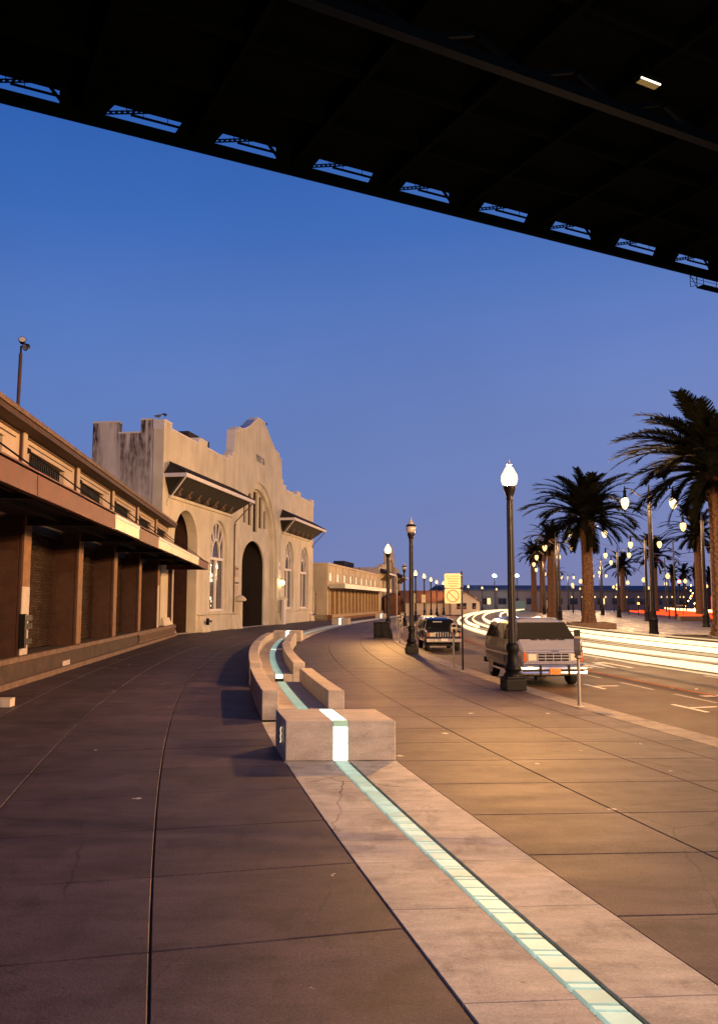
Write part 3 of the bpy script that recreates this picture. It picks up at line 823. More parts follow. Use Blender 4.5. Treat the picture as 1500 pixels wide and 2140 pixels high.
# steps with white rails at the left frame edge
sr = thing('dock_steps', 'white railed dock steps cut off by the left frame edge', 'steps', (-8.6, 18.6, 0), SH)
for k in range(4): MB().box(-1.4 - .28 * k, -1.1 - .28 * k, -.85, .75, 0 if k == 0 else .02, .18 * (4 - k) - .0).build('step', m_dock, sr)
for yy in (-.8, ):
    for dz in (0, .36): MB().bar((-.35, yy, .98 - dz), (-2.3, yy, 1.55 - dz), .05, .07).build('rail', m_colwhite, sr)
    for dx, h in ((-.5, 1.0), (-1.9, 1.45)): MB().box(dx - .04, dx + .04, yy - .04, yy + .04, 0, h).build('post', m_colwhite, sr)
MB().box(.05, .4, -.95, -.6, 0, .18).build('footing', m_colwhite, sr)

# ------------------------------------------------------------------ the pier building
PA = math.atan2(.9866, .1635)
pb = thing('pier_building', 'cream stucco pier hall with curved gable, arched windows and tiled pent roofs', 'building', (-13.4, 56.9, 0), PA)
L = 47.3; MID = 23.6
def arch(c, w, z0, zs, n=14, hz=None):
    """round headed opening: centre, half width, bottom, springing, head height"""
    hz = hz or w
    pts = [(c - w, z0), (c + w, z0)]
    pts += [(c + w * math.cos(math.pi * k / n), zs + hz * math.sin(math.pi * k / n)) for k in range(n + 1)]
    return pts
right = [(L, 14.2), (L, 14.8), (46.0, 14.8), (46.0, 14.4), (40.4, 14.4), (40.4, 14.85), (38.7, 14.85), (38.7, 14.4), (33.4, 14.35),
         (33.4, 14.75), (32.3, 14.75), (32.25, 15.2), (31.7, 15.25), (31.5, 16.7), (31.45, 17.35), (30.6, 17.4), (30.55, 17.75), (29.7, 17.8)]
cur = [(29.0, 17.95), (28.0, 18.3), (27.0, 18.7), (26.2, 19.15), (25.5, 19.5), (24.9, 19.62), (24.85, 19.85), (24.2, 19.95)]
half = right + cur
outer = [(0, 0), (L, 0)] + half + [(2 * MID - x, z) for x, z in half[::-1]]
outer = [p for i, p in enumerate(outer) if i < 2 or True]
holes = [arch(4.5, 2.3, .02, 6.7, 16), arch(11.9, 2.05, 1.55, 6.8, 16, 2.15), arch(35.4, 1.95, 1.55, 6.8, 16, 2.1), arch(42.7, 2.05, 1.55, 6.7, 16),
         arch(MID, 6.5, .02, 7.2, 28)]
w = MB().wall(outer, holes, .75); w.build('front_wall', m_stucco, pb)
# recessed centre wall with the great door and lancet lights
lan = []
for k, (c, hw, z0, z1) in enumerate(((-3.05, .42, 9.6, 11.4), (-1.45, .55, 9.5, 12.6), (0.3, .7, 9.0, 12.9), (2.15, .55, 9.5, 12.6), (3.7, .42, 9.6, 11.4))):
    lan.append([(MID + c - hw, z0), (MID + c + hw, z0), (MID + c + hw, z1), (MID + c - hw, z1 + (.35 if c < 0 else -.0) if 0 else z1)])
door = arch(MID, 3.7, .02, 5.7, 18, 2.4)
cw = MB().wall(arch(MID, 6.7, 0, 7.2, 28), [door] + lan, .16); cw.build('centre_wall', m_stucco, pb, loc=(0, .55, 0))
# second, inner rim of the great arch
rim = []
n = 28
for k in range(n + 1):
    a = math.pi * k / n; c, s_ = math.cos(a), math.sin(a)
    rim.append([(MID + r_ * c, yy, 7.2 + r_ * s_) for r_, yy in ((6.5, .2), (5.9, .2), (5.9, .56), (6.5, .56))])
rim = [[(MID + r_, yy, .0) for r_, yy in ((6.5, .2), (5.9, .2), (5.9, .56), (6.5, .56))]] + rim + [[(MID - r_, yy, .0) for r_, yy in ((6.5, .2), (5.9, .2), (5.9, .56), (6.5, .56))]]
MB().loft(rim).build('arch_rim', m_stucco, pb)
for hdef in lan:
    (x0, z0), (x1, _), (_, z1) = hdef[0], hdef[1], hdef[2]
    f = MB(); wv = .07
    f.box(x0, x0 + wv, .72, .82, z0, z1); f.box(x1 - wv, x1, .72, .82, z0, z1); f.box(x0 + wv, x1 - wv, .72, .82, z0, z0 + wv); f.box(x0 + wv, x1 - wv, .72, .82, z1 - wv, z1)
    k = 1
    while z0 + k * .8 < z1 - .3: f.box(x0 + wv, x1 - wv, .74, .80, z0 + k * .8, z0 + k * .8 + .05); k += 1
    fo = f.build('lancet_window', m_corbel, pb)
    MB().box(x0, x1, .84, .86, z0, z1).build('pane', m_glassdim, fo)
m_passage_shade = mat('door passage shade', (.014, .009, .007), .8, var=.4, scale=1.5)  # shade inside the passage, put into a near-black colour
MB().box(MID - 3.9, MID + 3.9, 3.4, 3.5, 0, 9).build('great_door', mat('great door timber', (.15, .085, .05), .7, var=.4, scale=2, stretch=(3, 3, .4)), pb)
for sgn in (-1, 1): MB().box(MID + sgn * 3.72 - (.15 if sgn < 0 else 0), MID + sgn * 3.72 + (.15 if sgn > 0 else 0), 0.712, 3.4, 0, 8.2).build('passage_wall', m_passage_shade, pb)
MB().box(MID - 3.9, MID + 3.9, 0.712, 3.4, 8.2, 8.4).build('passage_ceiling', m_passage_shade, pb)
for k in range(9): MB().box(MID - 3.7 + k * .82, MID - 3.7 + k * .82 + .03, 3.37, 3.40, .05, 8).build('door_seam', m_iron, pb)
# left arch: deep porch with a glazed screen
MB().box(2.1, 6.9, 2.6, 2.7, 0, 9.2).build('porch_back', m_under, pb)
MB().box(2.02, 2.18, .76, 2.6, 0, 9.2).build('porch_side', m_column, pb); MB().box(6.82, 6.98, .76, 2.6, 0, 9.2).build('porch_side', m_column, pb)
fr = MB()
for x in (2.3, 3.6, 4.9, 6.3): fr.box(x, x + .09, 1.9, 1.98, 0, 6.5)
for z in (2.3, 4.7, 6.4): fr.box(2.3, 6.7, 1.91, 1.97, z, z + .07)
fr.build('porch_screen', m_column, pb); MB().box(2.25, 6.75, 2.0, 2.02, 0, 6.4).build('porch_glass', m_glass_dark, pb)
# arched windows with white tracery
def arched_window(c, hw, z0, zs, hz):
    f = MB(); w = .19; y0, y1 = .24, .40
    f.box(c - hw, c - hw + w, y0, y1, z0, zs); f.box(c + hw - w, c + hw, y0, y1, z0, zs)
    f.box(c - hw + w, c + hw - w, y0, y1, z0, z0 + w)
    zt = zs - 1.0
    f.box(c - hw + w, c + hw - w, y0 - .03, y1, zt - .11, zt + .11)      # transom
    f.box(c - .12, c + .12, y0, y1, z0 + w, zt - .11)                   # mullion
    for k in range(16):                                                 # arch frame
        a0, a1 = math.pi * k / 16, math.pi * (k + 1) / 16
        for rr, ww in ((1.0, .18), (.5, .16)):
            p = (c + (hw - .07) * rr * math.cos(a0), (y0 + y1) / 2, (zs if rr == 1 else zt + .1) + (hz - .07) * (rr if rr == 1 else .72) * math.sin(a0))
            q = (c + (hw - .07) * rr * math.cos(a1), (y0 + y1) / 2, (zs if rr == 1 else zt + .1) + (hz - .07) * (rr if rr == 1 else .72) * math.sin(a1))
            f.bar(p, q, .15, ww)
    for a in (35, 62, 90, 118, 145):                                    # spokes
        p = (c + hw * .5 * math.cos(R(a)), (y0 + y1) / 2, zt + .1 + hz * .72 * math.sin(R(a)))
        q = (c + (hw - .1) * math.cos(R(a)), (y0 + y1) / 2, zs + (hz - .1) * math.sin(R(a)))
        f.bar(p, q, .1, .13)
    fo = f.build('arched_window', m_white, pb)
    MB().wall(arch(c, hw - .02, z0, zs, 16, hz - .02), [], .02).build('pane', m_glassdim, fo, loc=(0, .42, 0))
    # sill
    MB().box(c - hw - .15, c + hw + .15, -.12, .3, z0 - .16, z0 - .005).build('window_sill', m_stucco, pb, bevel=.02)
    return fo
w1 = arched_window(11.9, 2.05, 1.55, 6.8, 2.15); arched_window(35.4, 1.95, 1.55, 6.8, 2.1); arched_window(42.7, 2.05, 1.55, 6.7, 2.05)
# lamps glowing inside behind the first window
for z, r_ in ((4.45, .20), (4.05, .18)): MB().box(10.35, 11.55, .400, .418, z - r_ * .7, z + r_ * .7).build('window_glow', emis('room light', (1, .8, .5), 2.2), pb)
for (x, z, s_) in ((11.2, 2.6, .12), (11.35, 2.35, .08), (11.3, 2.0, .06)): MB().box(x - s_, x + s_, .400, .418, z - s_, z + s_).build('window_glow', emis('room light', (1, .8, .5), 2.2), pb)
# plinth, buttress feet
def foot(x0, x1, d=.55, h=1.25):
    f = MB(); f.add([(x0 - .25, -d, 0), (x1 + .25, -d, 0), (x1 + .25, 0, 0), (x0 - .25, 0, 0), (x0, -.12, h), (x1, -.12, h), (x1, 0, h), (x0, 0, h)],
                    [(3, 2, 1, 0), (4, 5, 6, 7), (0, 1, 5, 4), (1, 2, 6, 5), (2, 3, 7, 6), (3, 0, 4, 7)])
    f.build('buttress_foot', m_stucco, pb, bevel=.05)
foot(7.35, 8.5); foot(15.2, 17.0, .5); foot(30.3, 31.6, .5); foot(45.2, 46.6, .4); foot(.2, 1.6)
for a, b in ((8.6, 15.0), (31.9, 45.0)): MB().box(a, b, -.10, 0, 0, 1.28).build('plinth', m_stucco, pb, bevel=.02)
for a, b in ((7.0, 17.1), (30.2, 47.2)): MB().box(a, b, -.2, 0, 1.29, 1.40).build('plinth_cap', m_stucco, pb, bevel=.02)
for x in (32.6, 34.0, 38.3, 39.6, 40.8, 44.9): MB().box(x, x + .25, -.125, -.1, .9, 1.2).build('plinth_vent', m_white, pb)
MB().bar((7.7, -.6, .82), (8.5, -.62, .82), .16, .16).build('pipe_stub', m_iron, pb); MB().box(7.72, 7.82, -.72, -.5, .55, 1.05).build('pipe_flange', m_iron, pb)
MB().bar((45.6, -.5, .82), (46.3, -.5, .82), .16, .16).build('pipe_stub', m_iron, pb)
# tiled pent roofs on corbels
def pent(x0, x1):
    D = 1.55; zr, ze = 12.0, 11.1
    t = MB(); t.add([(x0 + 1.0, 0, zr), (x1 - 1.0, 0, zr), (x0, -D, ze + .02), (x1, -D, ze + .02), (x0, 0, ze + .02), (x1, 0, ze + .02)],
                    [(0, 1, 3, 2), (0, 2, 4), (1, 5, 3), (2, 3, 5, 4), (0, 4, 5, 1)])
    ro = t.build('pent_roof', m_tile, pb)
    n = int((x1 - x0 - 2) / .42)
    tl = MB()
    for k in range(n + 1):
        x = x0 + 1.0 + (x1 - x0 - 2) * k / n; f = (k / n - .5) * 2
        xe = x0 + (x1 - x0) * k / n
        tl.tube([(x, -.02, zr + .03), (xe, -D - .03, ze + .06)], .075, 6)
    tl.build('cover_tiles', m_tile, ro)
    MB().box(x0 - .05, x1 + .05, -D - .12, -D + .0, ze - .26, ze + .0).build('fascia', m_white, ro)
    MB().box(x0 - .05, x0 + .05, -D, 0, ze - .26, ze).build('fascia', m_white, ro); MB().box(x1 - .05, x1 + .05, -D, 0, ze - .26, ze).build('fascia', m_white, ro)
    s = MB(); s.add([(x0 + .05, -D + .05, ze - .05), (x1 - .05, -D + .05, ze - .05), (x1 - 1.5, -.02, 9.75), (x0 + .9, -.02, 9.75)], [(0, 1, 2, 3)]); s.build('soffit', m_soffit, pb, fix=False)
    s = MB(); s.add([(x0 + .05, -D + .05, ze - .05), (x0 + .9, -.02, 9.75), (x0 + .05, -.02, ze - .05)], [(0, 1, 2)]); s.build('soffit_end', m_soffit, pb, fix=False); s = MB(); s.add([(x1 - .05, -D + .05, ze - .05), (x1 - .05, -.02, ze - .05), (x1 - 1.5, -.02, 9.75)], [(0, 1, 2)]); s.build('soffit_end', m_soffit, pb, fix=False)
    MB().box(x0 + .9, x1 - 1.4, -.22, 0, 9.5, 9.72).build('cornice', m_stucco, pb, bevel=.03)
    n = 7 if x1 < 20 else 6
    for k in range(n):
        x = x0 + 1.9 + (x1 - x0 - 4.6) * k / (n - 1)
        c = MB(); c.prism([(-.04, 9.72), (-.5, 9.78), (-.42, 10.05), (-.62, 10.25), (-.70, 10.6), (-1.0, 10.75), (-1.05, 10.95), (-.04, 10.95)], x - .17, x + .17,
                          Matrix(((0, 1, 0, 0), (1, 0, 0, 0), (0, 0, 1, 0), (0, 0, 0, 1))))
        c.build('corbel', m_corbel, pb, bevel=.02)
    for xa, xb in ((x0 + .1, x0 + .6), (x1 - .15, x1 - .4)):
        MB().tube([(xa, -D - .05, ze - .2), (xb, -.05, 9.2), (xb, -.08, 8.9)], .05, 6).build('gutter_pipe', m_white if xa < x0 + 1 else m_corbel, pb)
pent(.05, 16.3); pent(31.1, 47.2)
MB().tube([(15.75, -.07, 9.0), (15.75, -.07, .2)], .06, 8).build('downpipe', m_corbel, pb); MB().tube([(31.3, -.07, 9.3), (31.3, -.07, .2)], .05, 8).build('downpipe', m_white, pb)
# white coping along the stepped parapet
cp = MB()
pts = outer[2:]
for (xa, za), (xb, zb) in zip(pts[:-1], pts[1:]):
    cp = MB(); d = Vector((xb - xa, 0, zb - za))
    if d.length < .05: continue
    e = d.normalized() * .06
    cp.bar(Vector((xa, .37, za)) - e * .5, Vector((xb, .37, zb)) + e * .5, .86 if abs(d.x) > abs(d.z) else .80, .12)
    cp.build('coping', m_white, pb)
# end walls, back, roof
sw = MB(); sw.wall([(0, 0), (5.3, 0), (5.3, 14.75), (3.4, 14.75), (3.4, 13.95), (1.75, 13.95), (1.75, 14.85), (0, 14.85)], [], .6)
sw.v = [(y + .0, x + .0, z) for x, y, z in [(v[0], v[1], v[2]) for v in sw.v]]
sw.v = [(x, y + .004, z) for x, y, z in sw.v]
sw.build('end_wall', m_stucco_side, pb)
for a, b, z in ((0, 1.75, 14.85), (1.75, 3.4, 13.95), (3.4, 5.3, 14.75)): MB().box(-.06, .66, a + (.8 if a == 0 else 0), b, z, z + .12).build('coping', m_white, pb)
MB().box(L - .6, L - .004, .755, 5.3, 0, 14.2).build('end_wall', m_stucco, pb)
MB().box(.6, L - .6, 4.9, 5.3, 0, 14.0).build('rear_wall', m_stucco_side, pb)
MB().box(.6, L - .6, .76, 4.9, 13.2, 13.4).build('roof', m_tile, pb)
# shed roof rising behind the parapet
rr_ = MB(); rr_.prism([(5.31, 9.5), (5.31, 12.0), (14, 15.6), (24, 16.8), (34, 15.6), (42, 12), (42, 9.5)], 1.0, L - 1.0, Matrix(((0, 1, 0, 0), (1, 0, 0, 0), (0, 0, 1, 0), (0, 0, 0, 1))))
MB().box(8.6, 9.2, 1.2, 2.4, 13.4, 15.1).build('roof_vent', m_soffit, pb); MB().box(5.8, 7.6, 1.5, 3.2, 13.4, 14.95).build('roof_vent', m_tile, pb)
MB().box(10.2, 15.2, 2.2, 4.8, 13.4, 16.2).build('roof_monitor', m_tile, pb)
MB().box(-9.5, 1.0, 10.5, 30, 8.0, 13.1).build('shed_range', m_tile, pb)
# lettering
tm = text_mesh('PIER 26', .95, mat('blue grey letters', (.21, .22, .25), .6), 'lettering', .02)
o = link('lettering', tm, pb, (MID, -.022, 15.95), (R(90), 0, 0))
# signs and small fittings on the wall
def plate(x, z, w_, h_, m, nm='wall_sign', y=-.05): return MB().box(x - w_ / 2, x + w_ / 2, y, y + .045, z - h_ / 2, z + h_ / 2).build(nm, m, pb)
m_sign = mat('faded sign', (.50, .42, .35), .6, var=.3, scale=3); m_signd = mat('sign print', (.10, .075, .06), .7)
s1 = plate(16.6, 4.95, 1.15, .95, m_sign); MB().box(16.08, 16.16, -.058, -.052, 4.5, 5.4).build('sign_edge', m_signd, s1); MB().box(16.25, 16.95, -.058, -.052, 5.1, 5.25).build('sign_print', m_signd, s1)
plate(16.7, 3.95, .95, .16, m_signd); plate(16.7, 3.35, .8, .8, m_sign); plate(17.6, 1.85, .35, 1.25, m_signd, 'wall_box')
MB().lathe([(.05, 0), (.5, .1), (.55, .25), (.3, .5), (.05, .6)], 12).build('pier_lantern', m_stucco, pb, (16.9, -.3, 2.3)); MB().box(16.7, 17.1, -.45, 0, .1, 2.3).build('lantern_pier', m_stucco, pb, bevel=.02)
MB().lathe([(.05, 0), (.45, .1), (.5, .25), (.3, .45), (.05, .5)], 12).build('pier_lantern', m_stucco, pb, (31.9, -.3, 2.3)); MB().box(31.7, 32.1, -.45, 0, .1, 2.3).build('lantern_pier', m_stucco, pb, bevel=.02)
plate(31.0, 5.6, .9, 1.6, m_white); plate(31.05, 5.85, .16, .4, m_signd, 'sign_print', -.06)
MB().box(30.55, 31.35, -.7, -.45, 0, 2.55).build('notice_board', m_white, pb)
MB().lathe([(.02, 0), (.16, .05), (.2, .2), (.16, .4), (.03, .5)], 10).build('wall_lamp', emis('wall lamp glass', (1, .66, .26), 28), pb, (31.2, -.35, 4.05))
MB().tube([(31.2, 0, 4.7), (31.2, -.35, 4.7), (31.2, -.35, 4.55)], .03, 6).build('lamp_arm', m_iron, pb)
MB().tube([(24.4, .3, 20.0), (26.6, .2, 20.15)], .06, 6).build('peak_rod', m_iron, pb)
# gulls
def gull(loc, rz, label):
    t = thing('gull', label, 'bird', loc, rz)
    MB().loft([[(x, r_ * math.cos(a) * .8, z + r_ * math.sin(a)) for a in [2 * math.pi * k / 8 for k in range(8)]] for x, r_, z in
               ((-.32, .015, .20), (-.2, .06, .19), (-.02, .10, .2), (.12, .085, .24), (.2, .05, .31), (.26, .055, .36), (.32, .03, .36), (.40, .008, .345))]).build('body', mat('gull feathers', (.10, .09, .09), .8), t, smooth=True)
    for s in (-.03, .03): MB().tube([(.03, s, .12), (.03, s, 0)], .008, 5).build('leg', m_iron, t)
gull((-13.4, 56.95, 14.97), 2.2, 'small gull perched on the front corner of the pier building parapet')
gull((-13.95, 57.3, 14.97), .4, 'second gull standing just left behind the first on the parapet')
# metal gate between the two buildings
gt = thing('yard_gate', 'weathered metal yard gate between the pier hall and the farther shed', 'gate', (-5.55, 104.0, 0), PA)
for k in range(8): MB().box(k * .30, k * .30 + .27, -.03, .03, .05, 3.3 + (.15 if k % 3 == 0 else 0)).build('gate_plank', mat('gate metal', (.30, .24, .20), .7, var=.5, scale=2), gt)
MB().box(1.8, 2.2, -.04, -.035, .1, 3.2).build('gate_gap', m_under, gt)
for x in (-.5, 2.5): MB().box(x - .12, x + .12, -.15, .15, 0, 3.7).build('gate_post', m_stucco, gt)
for z in (3.5, 3.7): MB().tube([(-.6, 0, z), (1.0, .05, z - .15), (2.6, 0, z + .05)], .03, 5).build('gate_wire', m_iron, gt)

# ------------------------------------------------------------------ second shed and second pier hall
s2 = thing('second_shed', 'long cream shed with a row of square windows, beyond the pier hall', 'shed', (-3.95, 105, 0), PA)
L2 = 46.3
m_shed2 = stucco_mat('second shed stucco', (.56, .49, .36))
wn2 = [(1.1 + 4.95 * i, 3.9 + 4.95 * i) for i in range(9)]
MB().wall([(0, 0), (L2, 0), (L2, 6.9), (0, 6.9)], [[(a, 4.95), (b, 4.95), (b, 6.0), (a, 6.0)] for a, b in wn2] + [[(.8, .7), (L2 - .8, .7), (L2 - .8, 4.0), (.8, 4.0)]], .4).build('front_wall', m_shed2, s2)
MB().box(0, .4, .41, 8, 0, 6.9).build('end_wall', m_shed2, s2)
MB().box(-.15, L2, -.15, 8, 6.91, 7.2).build('eaves_band', m_shed2, s2, bevel=.03)
m_lit2 = mat('pale lit blind', (.62, .56, .40), .6, emit=(1, .88, .62), estr=.55)
for a, b in wn2:
    f = MB(); c = (a + b) / 2
    for x in (a, c - .03, b - .06): f.box(x, x + .06, .20, .26, 4.95, 6.0)
    for z in (4.95, 5.3, 5.62, 5.94): f.box(a, b, .21, .25, z, z + .06)
    o = f.build('window', m_white, s2); MB().box(a, b, .28, .30, 4.95, 6.0).build('pane', m_lit2, o)
for i in range(10): MB().box(.5 + 4.95 * i - .12, .5 + 4.95 * i - .02, -.03, 0, 4.6, 6.9).build('wall_joint', m_corbel, s2)
MB().box(.2, L2 - .3, -2.2, 0, 4.05, 4.2).build('canopy', m_under, s2); MB().box(.2, L2 - .3, -2.26, -2.2, 4.0, 4.55).build('canopy_fascia', m_white, s2); MB().box(.14, .2, -2.2, -.2, 4.0, 4.6).build('canopy_fascia', m_sheet, s2)
m_post2 = mat('shed post paint', (.42, .30, .17), .7, var=.3, scale=2)
for i in range(15): MB().box(.9 + 3.1 * i, 1.7 + 3.1 * i, -.1, .8, .7, 4.0).build('post', m_post2, s2)
MB().box(.8, L2 - .8, 1.4, 1.5, .7, 4.0).build('back_wall', mat('shed back wall', (.30, .18, .08), .8, var=.4, scale=1), s2)
MB().box(0, L2, -.6, 1.5, 0, .69).build('dock', mat('second dock', (.22, .10, .045), .8, var=.4, scale=1), s2); MB().box(0, L2, -.68, -.6, .35, .72).build('dock_beam', m_post2, s2)
MB().box(0, L2, 8, 8.2, 0, 6.9).build('rear_wall', m_shed2, s2)
rb = MB(); rb.prism([(8.2, 4), (8.2, 7.4), (18, 9.6), (30, 8.8), (30, 4)], 12, L2 - 2, Matrix(((0, 1, 0, 0), (1, 0, 0, 0), (0, 0, 1, 0), (0, 0, 0, 1)))); rb.build('shed_roof', m_tile, s2)

p2 = thing('second_pier_building', 'farther cream pier hall with tiled pent roofs and tall gable, beyond the second shed', 'building', (3.65, 150.6, 0), PA)
M2 = 17.0
h2 = [(34, 8.6), (30.5, 8.6), (30.5, 9.2), (27, 9.2), (27, 9.4), (23, 9.6), (22.6, 11.6), (21, 12.2), (18.5, 13.4), (17.6, 13.6)]
MB().wall([(0, 0), (34, 0)] + h2 + [(34 - x, z) for x, z in h2[::-1]], [arch(5, 1.5, .8, 5, 8), arch(9.2, 1.5, .8, 5, 8), arch(M2, 4.6, .02, 6, 12), arch(25, 1.5, .8, 5, 8), arch(29, 1.5, .8, 5, 8)], .8).build('front_wall', m_shed2, p2)
MB().box(0, 34, 3.5, 3.7, 0, 8.5).build('rear_wall', m_under, p2)
MB().box(0, .6, .81, 5, 0, 8.5).build('end_wall', m_shed2, p2)
for a, b in ((.3, 11.5), (22.5, 33.8)):
    t = MB(); t.add([(a + 1, 0, 8.4), (b - 1, 0, 8.4), (a, -1.6, 7.5), (b, -1.6, 7.5), (a, 0, 7.5), (b, 0, 7.5)], [(0, 1, 3, 2), (0, 2, 4), (1, 5, 3), (2, 3, 5, 4), (0, 4, 5, 1)]); t.build('pent_roof', m_tile, p2)
    MB().box(a - .05, b + .05, -1.7, -1.6, 7.2, 7.5).build('fascia', m_white, p2)
    for k in range(6): MB().bar((a + 1 + k * 1.8, -.02, 6.2), (a + 1 + k * 1.8, -1.4, 7.3), .16, .2).build('bracket', m_corbel, p2)
for x in (12.2, 21.0): MB().box(x, x + 1.1, -.5, 0, 0, 10.0 if x < 15 else 9.2).build('pier_tower', m_shed2, p2, bevel=.06)
MB().box(-2, 8, 6, 8, 5, 9.6).build('shed_end', m_tile, p2)

# ------------------------------------------------------------------ street lamps
def acorn(lit, m_l, n=12, power=0):
    t = bpy.data.objects.new('street_lamp', None); COL.objects.link(t); t.empty_display_size = .3
    b = MB(); b.box(-.275, .275, -.275, .275, 0, .30); b.box(-.25, .25, -.25, .25, .302, .36)
    b.build('base', m_iron, t, bevel=.025)
    MB().lathe([(.26, .36), (.255, .42), (.20, .48), (.23, .55), (.21, .62), (.15, .72), (.135, .95), (.16, 1.02), (.175, 1.1), (.16, 1.18), (.12, 1.22)], n).build('pedestal', m_iron, t, smooth=True, angle=30)
    MB().lathe([(.115, 1.22), (.105, 2.2), (.092, 4.9), (.085, 5.0)], 20, flute=.14).build('post', m_pole, t)
    MB().lathe([(.09, 5.0), (.10, 5.06), (.09, 5.10), (.13, 5.22), (.17, 5.34), (.175, 5.40), (.12, 5.41)], n).build('collar', m_pole, t, smooth=True)
    gl = MB().lathe([(.12, 5.41), (.195, 5.46), (.228, 5.58), (.215, 5.70), (.16, 5.80), (.11, 5.90), (.05, 5.95)], n).build('lamp_glass', (m_shell if m_l is m_lamp else m_shellfar) if lit else m_l, t, smooth=True)
    if lit: MB().lathe([(.01, 5.54), (.05, 5.57), (.07, 5.63), (.06, 5.70), (.03, 5.75)], n).build('lamp_core', m_l, gl, smooth=True); bulb(gl, (0, 0, 5.64), power, LAMP_COL, .165)
    MB().lathe([(.222, 5.70), (.24, 5.73), (.215, 5.77), (.14, 5.82)], n).build('glass_rim', m_pole if not lit else m_globe_off, t, smooth=True) if not lit else None
    MB().lathe([(.06, 5.95), (.075, 5.99), (.03, 6.03), (.02, 6.1), (.005, 6.14)], 8).build('finial', m_globe_off, t)
    return t
A_on = acorn(True, m_lamp, 12, LAMP_POWER); A_off = acorn(False, m_globe_off); A_far = acorn(True, m_far, 8, FAR_POWER * 1.3)
def put(o, used, loc, label, cat, group=None, rz=0, z=None):
    c = o if not used.get(o) else copy_tree(o)
    used[o] = 1
    c.location = loc; c.rotation_euler = (0, 0, rz)
    for k in ('label', 'category', 'group'):
        if k in c: del c[k]
    return tag(c, label, cat, group)
US = {}
GL = 'single acorn street lamps along the promenade kerb'
put(A_on, US, (4.05, 22.37, 0), 'nearest lit acorn street lamp on the kerb in front of the van', 'street lamp', GL, heading(22))
put(A_off, US, (2.36, 37.95, 0), 'unlit acorn street lamp with clear glass beside the jeep', 'street lamp', GL, heading(38))
put(A_on, US, (1.86, 53.8, 0), 'lit acorn street lamp standing next to the black utility cabinet', 'street lamp', GL, heading(54))
put(A_off, US, (4.40, 81.7, 0), 'small distant unlit acorn lamp left of the jeep, beyond the larger unlit one', 'street lamp', GL, heading(82))
put(A_off, US, (6.75, 7.4, 0), 'unlit acorn street lamp just outside the right frame edge', 'street lamp', GL, heading(7))
fl = [(6.71, 99.75), (8.58, 110.7), (10.84, 126.9), (13.07, 141.7), (15.27, 152.3), (24.34, 187.5), (29.73, 203.2), (36.88, 225.8)]
wd = ['first', 'second', 'third', 'fourth', 'fifth', 'sixth', 'seventh', 'eighth']
for (x, y), q in zip(fl, wd):
    pos = 'left of the parking sign' if x < 20 else 'right of the parking sign'
    put(A_far, US, (x, y, 0), f'{q} lit lamp of the distant curving row, {pos}', 'street lamp', GL, heading(y))
# the row goes on out of sight behind the camera
def twin(m_l, power, n=10):
    t = bpy.data.objects.new('twin_lamp', None); COL.objects.link(t); t.empty_display_size = .3
    MB().lathe([(.34, 0), (.34, .12), (.29, .3), (.30, .9), (.33, 1.0), (.27, 1.1), (.21, 1.35), (.20, 1.6)], 8).build('base', m_iron, t, bevel=.01)
    MB().lathe([(.18, 1.6), (.16, 4), (.13, 9.0), (.15, 9.05), (.15, 9.25), (.09, 9.3), (.05, 9.8), (.01, 10.0)], 14, flute=.12).build('post', m_pole, t)
    for s in (-1, 1):
        a = MB(); a.tube([(s * .1, 0, 9.15), (s * .5, 0, 9.15), (s * .85, 0, 9.35), (s * 1.15, 0, 9.6), (s * 1.5, 0, 9.7), (s * 1.62, 0, 9.62)], .045, 6)
        a.lathe([(.02, 0), (.1, .0), (.1, .06), (.02, .06)], 8, (s * .45, 0, 9.12)); a.build('arm', m_iron, t)
        MB().lathe([(.17, 9.02), (.16, 9.12), (.11, 9.18), (.10, 9.42), (.14, 9.46), (.05, 9.62), (.03, 9.85)], 8, (s * 1.6, 0, 0)).build('lamp_cap', m_iron, t)
        MB().lathe([(.03, 8.28), (.15, 8.38), (.25, 8.60), (.28, 8.82), (.23, 8.98), (.15, 9.03)], n, (s * 1.6, 0, 0)).build('lamp_globe', m_shellfar if m_l is m_far else m_shell, t, smooth=True)
        MB().lathe([(.01, 8.60), (.05, 8.64), (.08, 8.72), (.06, 8.80), (.02, 8.85)], n, (s * 1.6, 0, 0)).build('lamp_core', m_l, t, smooth=True); bulb(t, (s * 1.6, 0, 8.72), power, TWIN_COL, .18)
    return t
T_near = twin(m_twin, TWIN_POWER); T_far = twin(m_far, FAR_POWER, 8)
GT = 'twin lamps on the boulevard median'
def rowpt(y, o):
    p = P(y, o); return p
tw = [(19.3, 55.4, 'tall twin street lamp with two glowing globes between the van and the right palm'),
      (22.0, 80.5, 'twin street lamp partly hidden behind the large palm trunk beyond the van')]
for x, y, lab in tw: put(T_near, US, (x, y, .15), lab, 'street lamp', GT, heading(y))
put(T_near, US, (P(29, 23.6).x, 31.0, .15), 'twin street lamp of the median row out of frame on the right', 'street lamp', GT, heading(30))
T_back = twin(m_twin, BACK_POWER)
put(T_back, US, (24.5, 5.0, .15), 'strong twin street lamp of the median row beside the camera, out of frame', 'street lamp', GT, heading(8))
T_flood = twin(m_twin, FLOOD_POWER)  # unseen source added behind the camera to brighten the bench fronts
put(T_flood, US, (9.5, -58.0, .0), 'strong unseen twin lamp added far behind the camera to light the bench fronts', 'street lamp', GT, heading(0))
px_far = [(23.6, 105), (23.6, 128), (23.6, 152), (23.6, 178), (23.6, 206), (23.6, 236),
          (33.0, 76), (33.0, 101), (33.0, 124), (33.0, 147), (33.0, 172), (33.0, 198), (33.0, 226)]
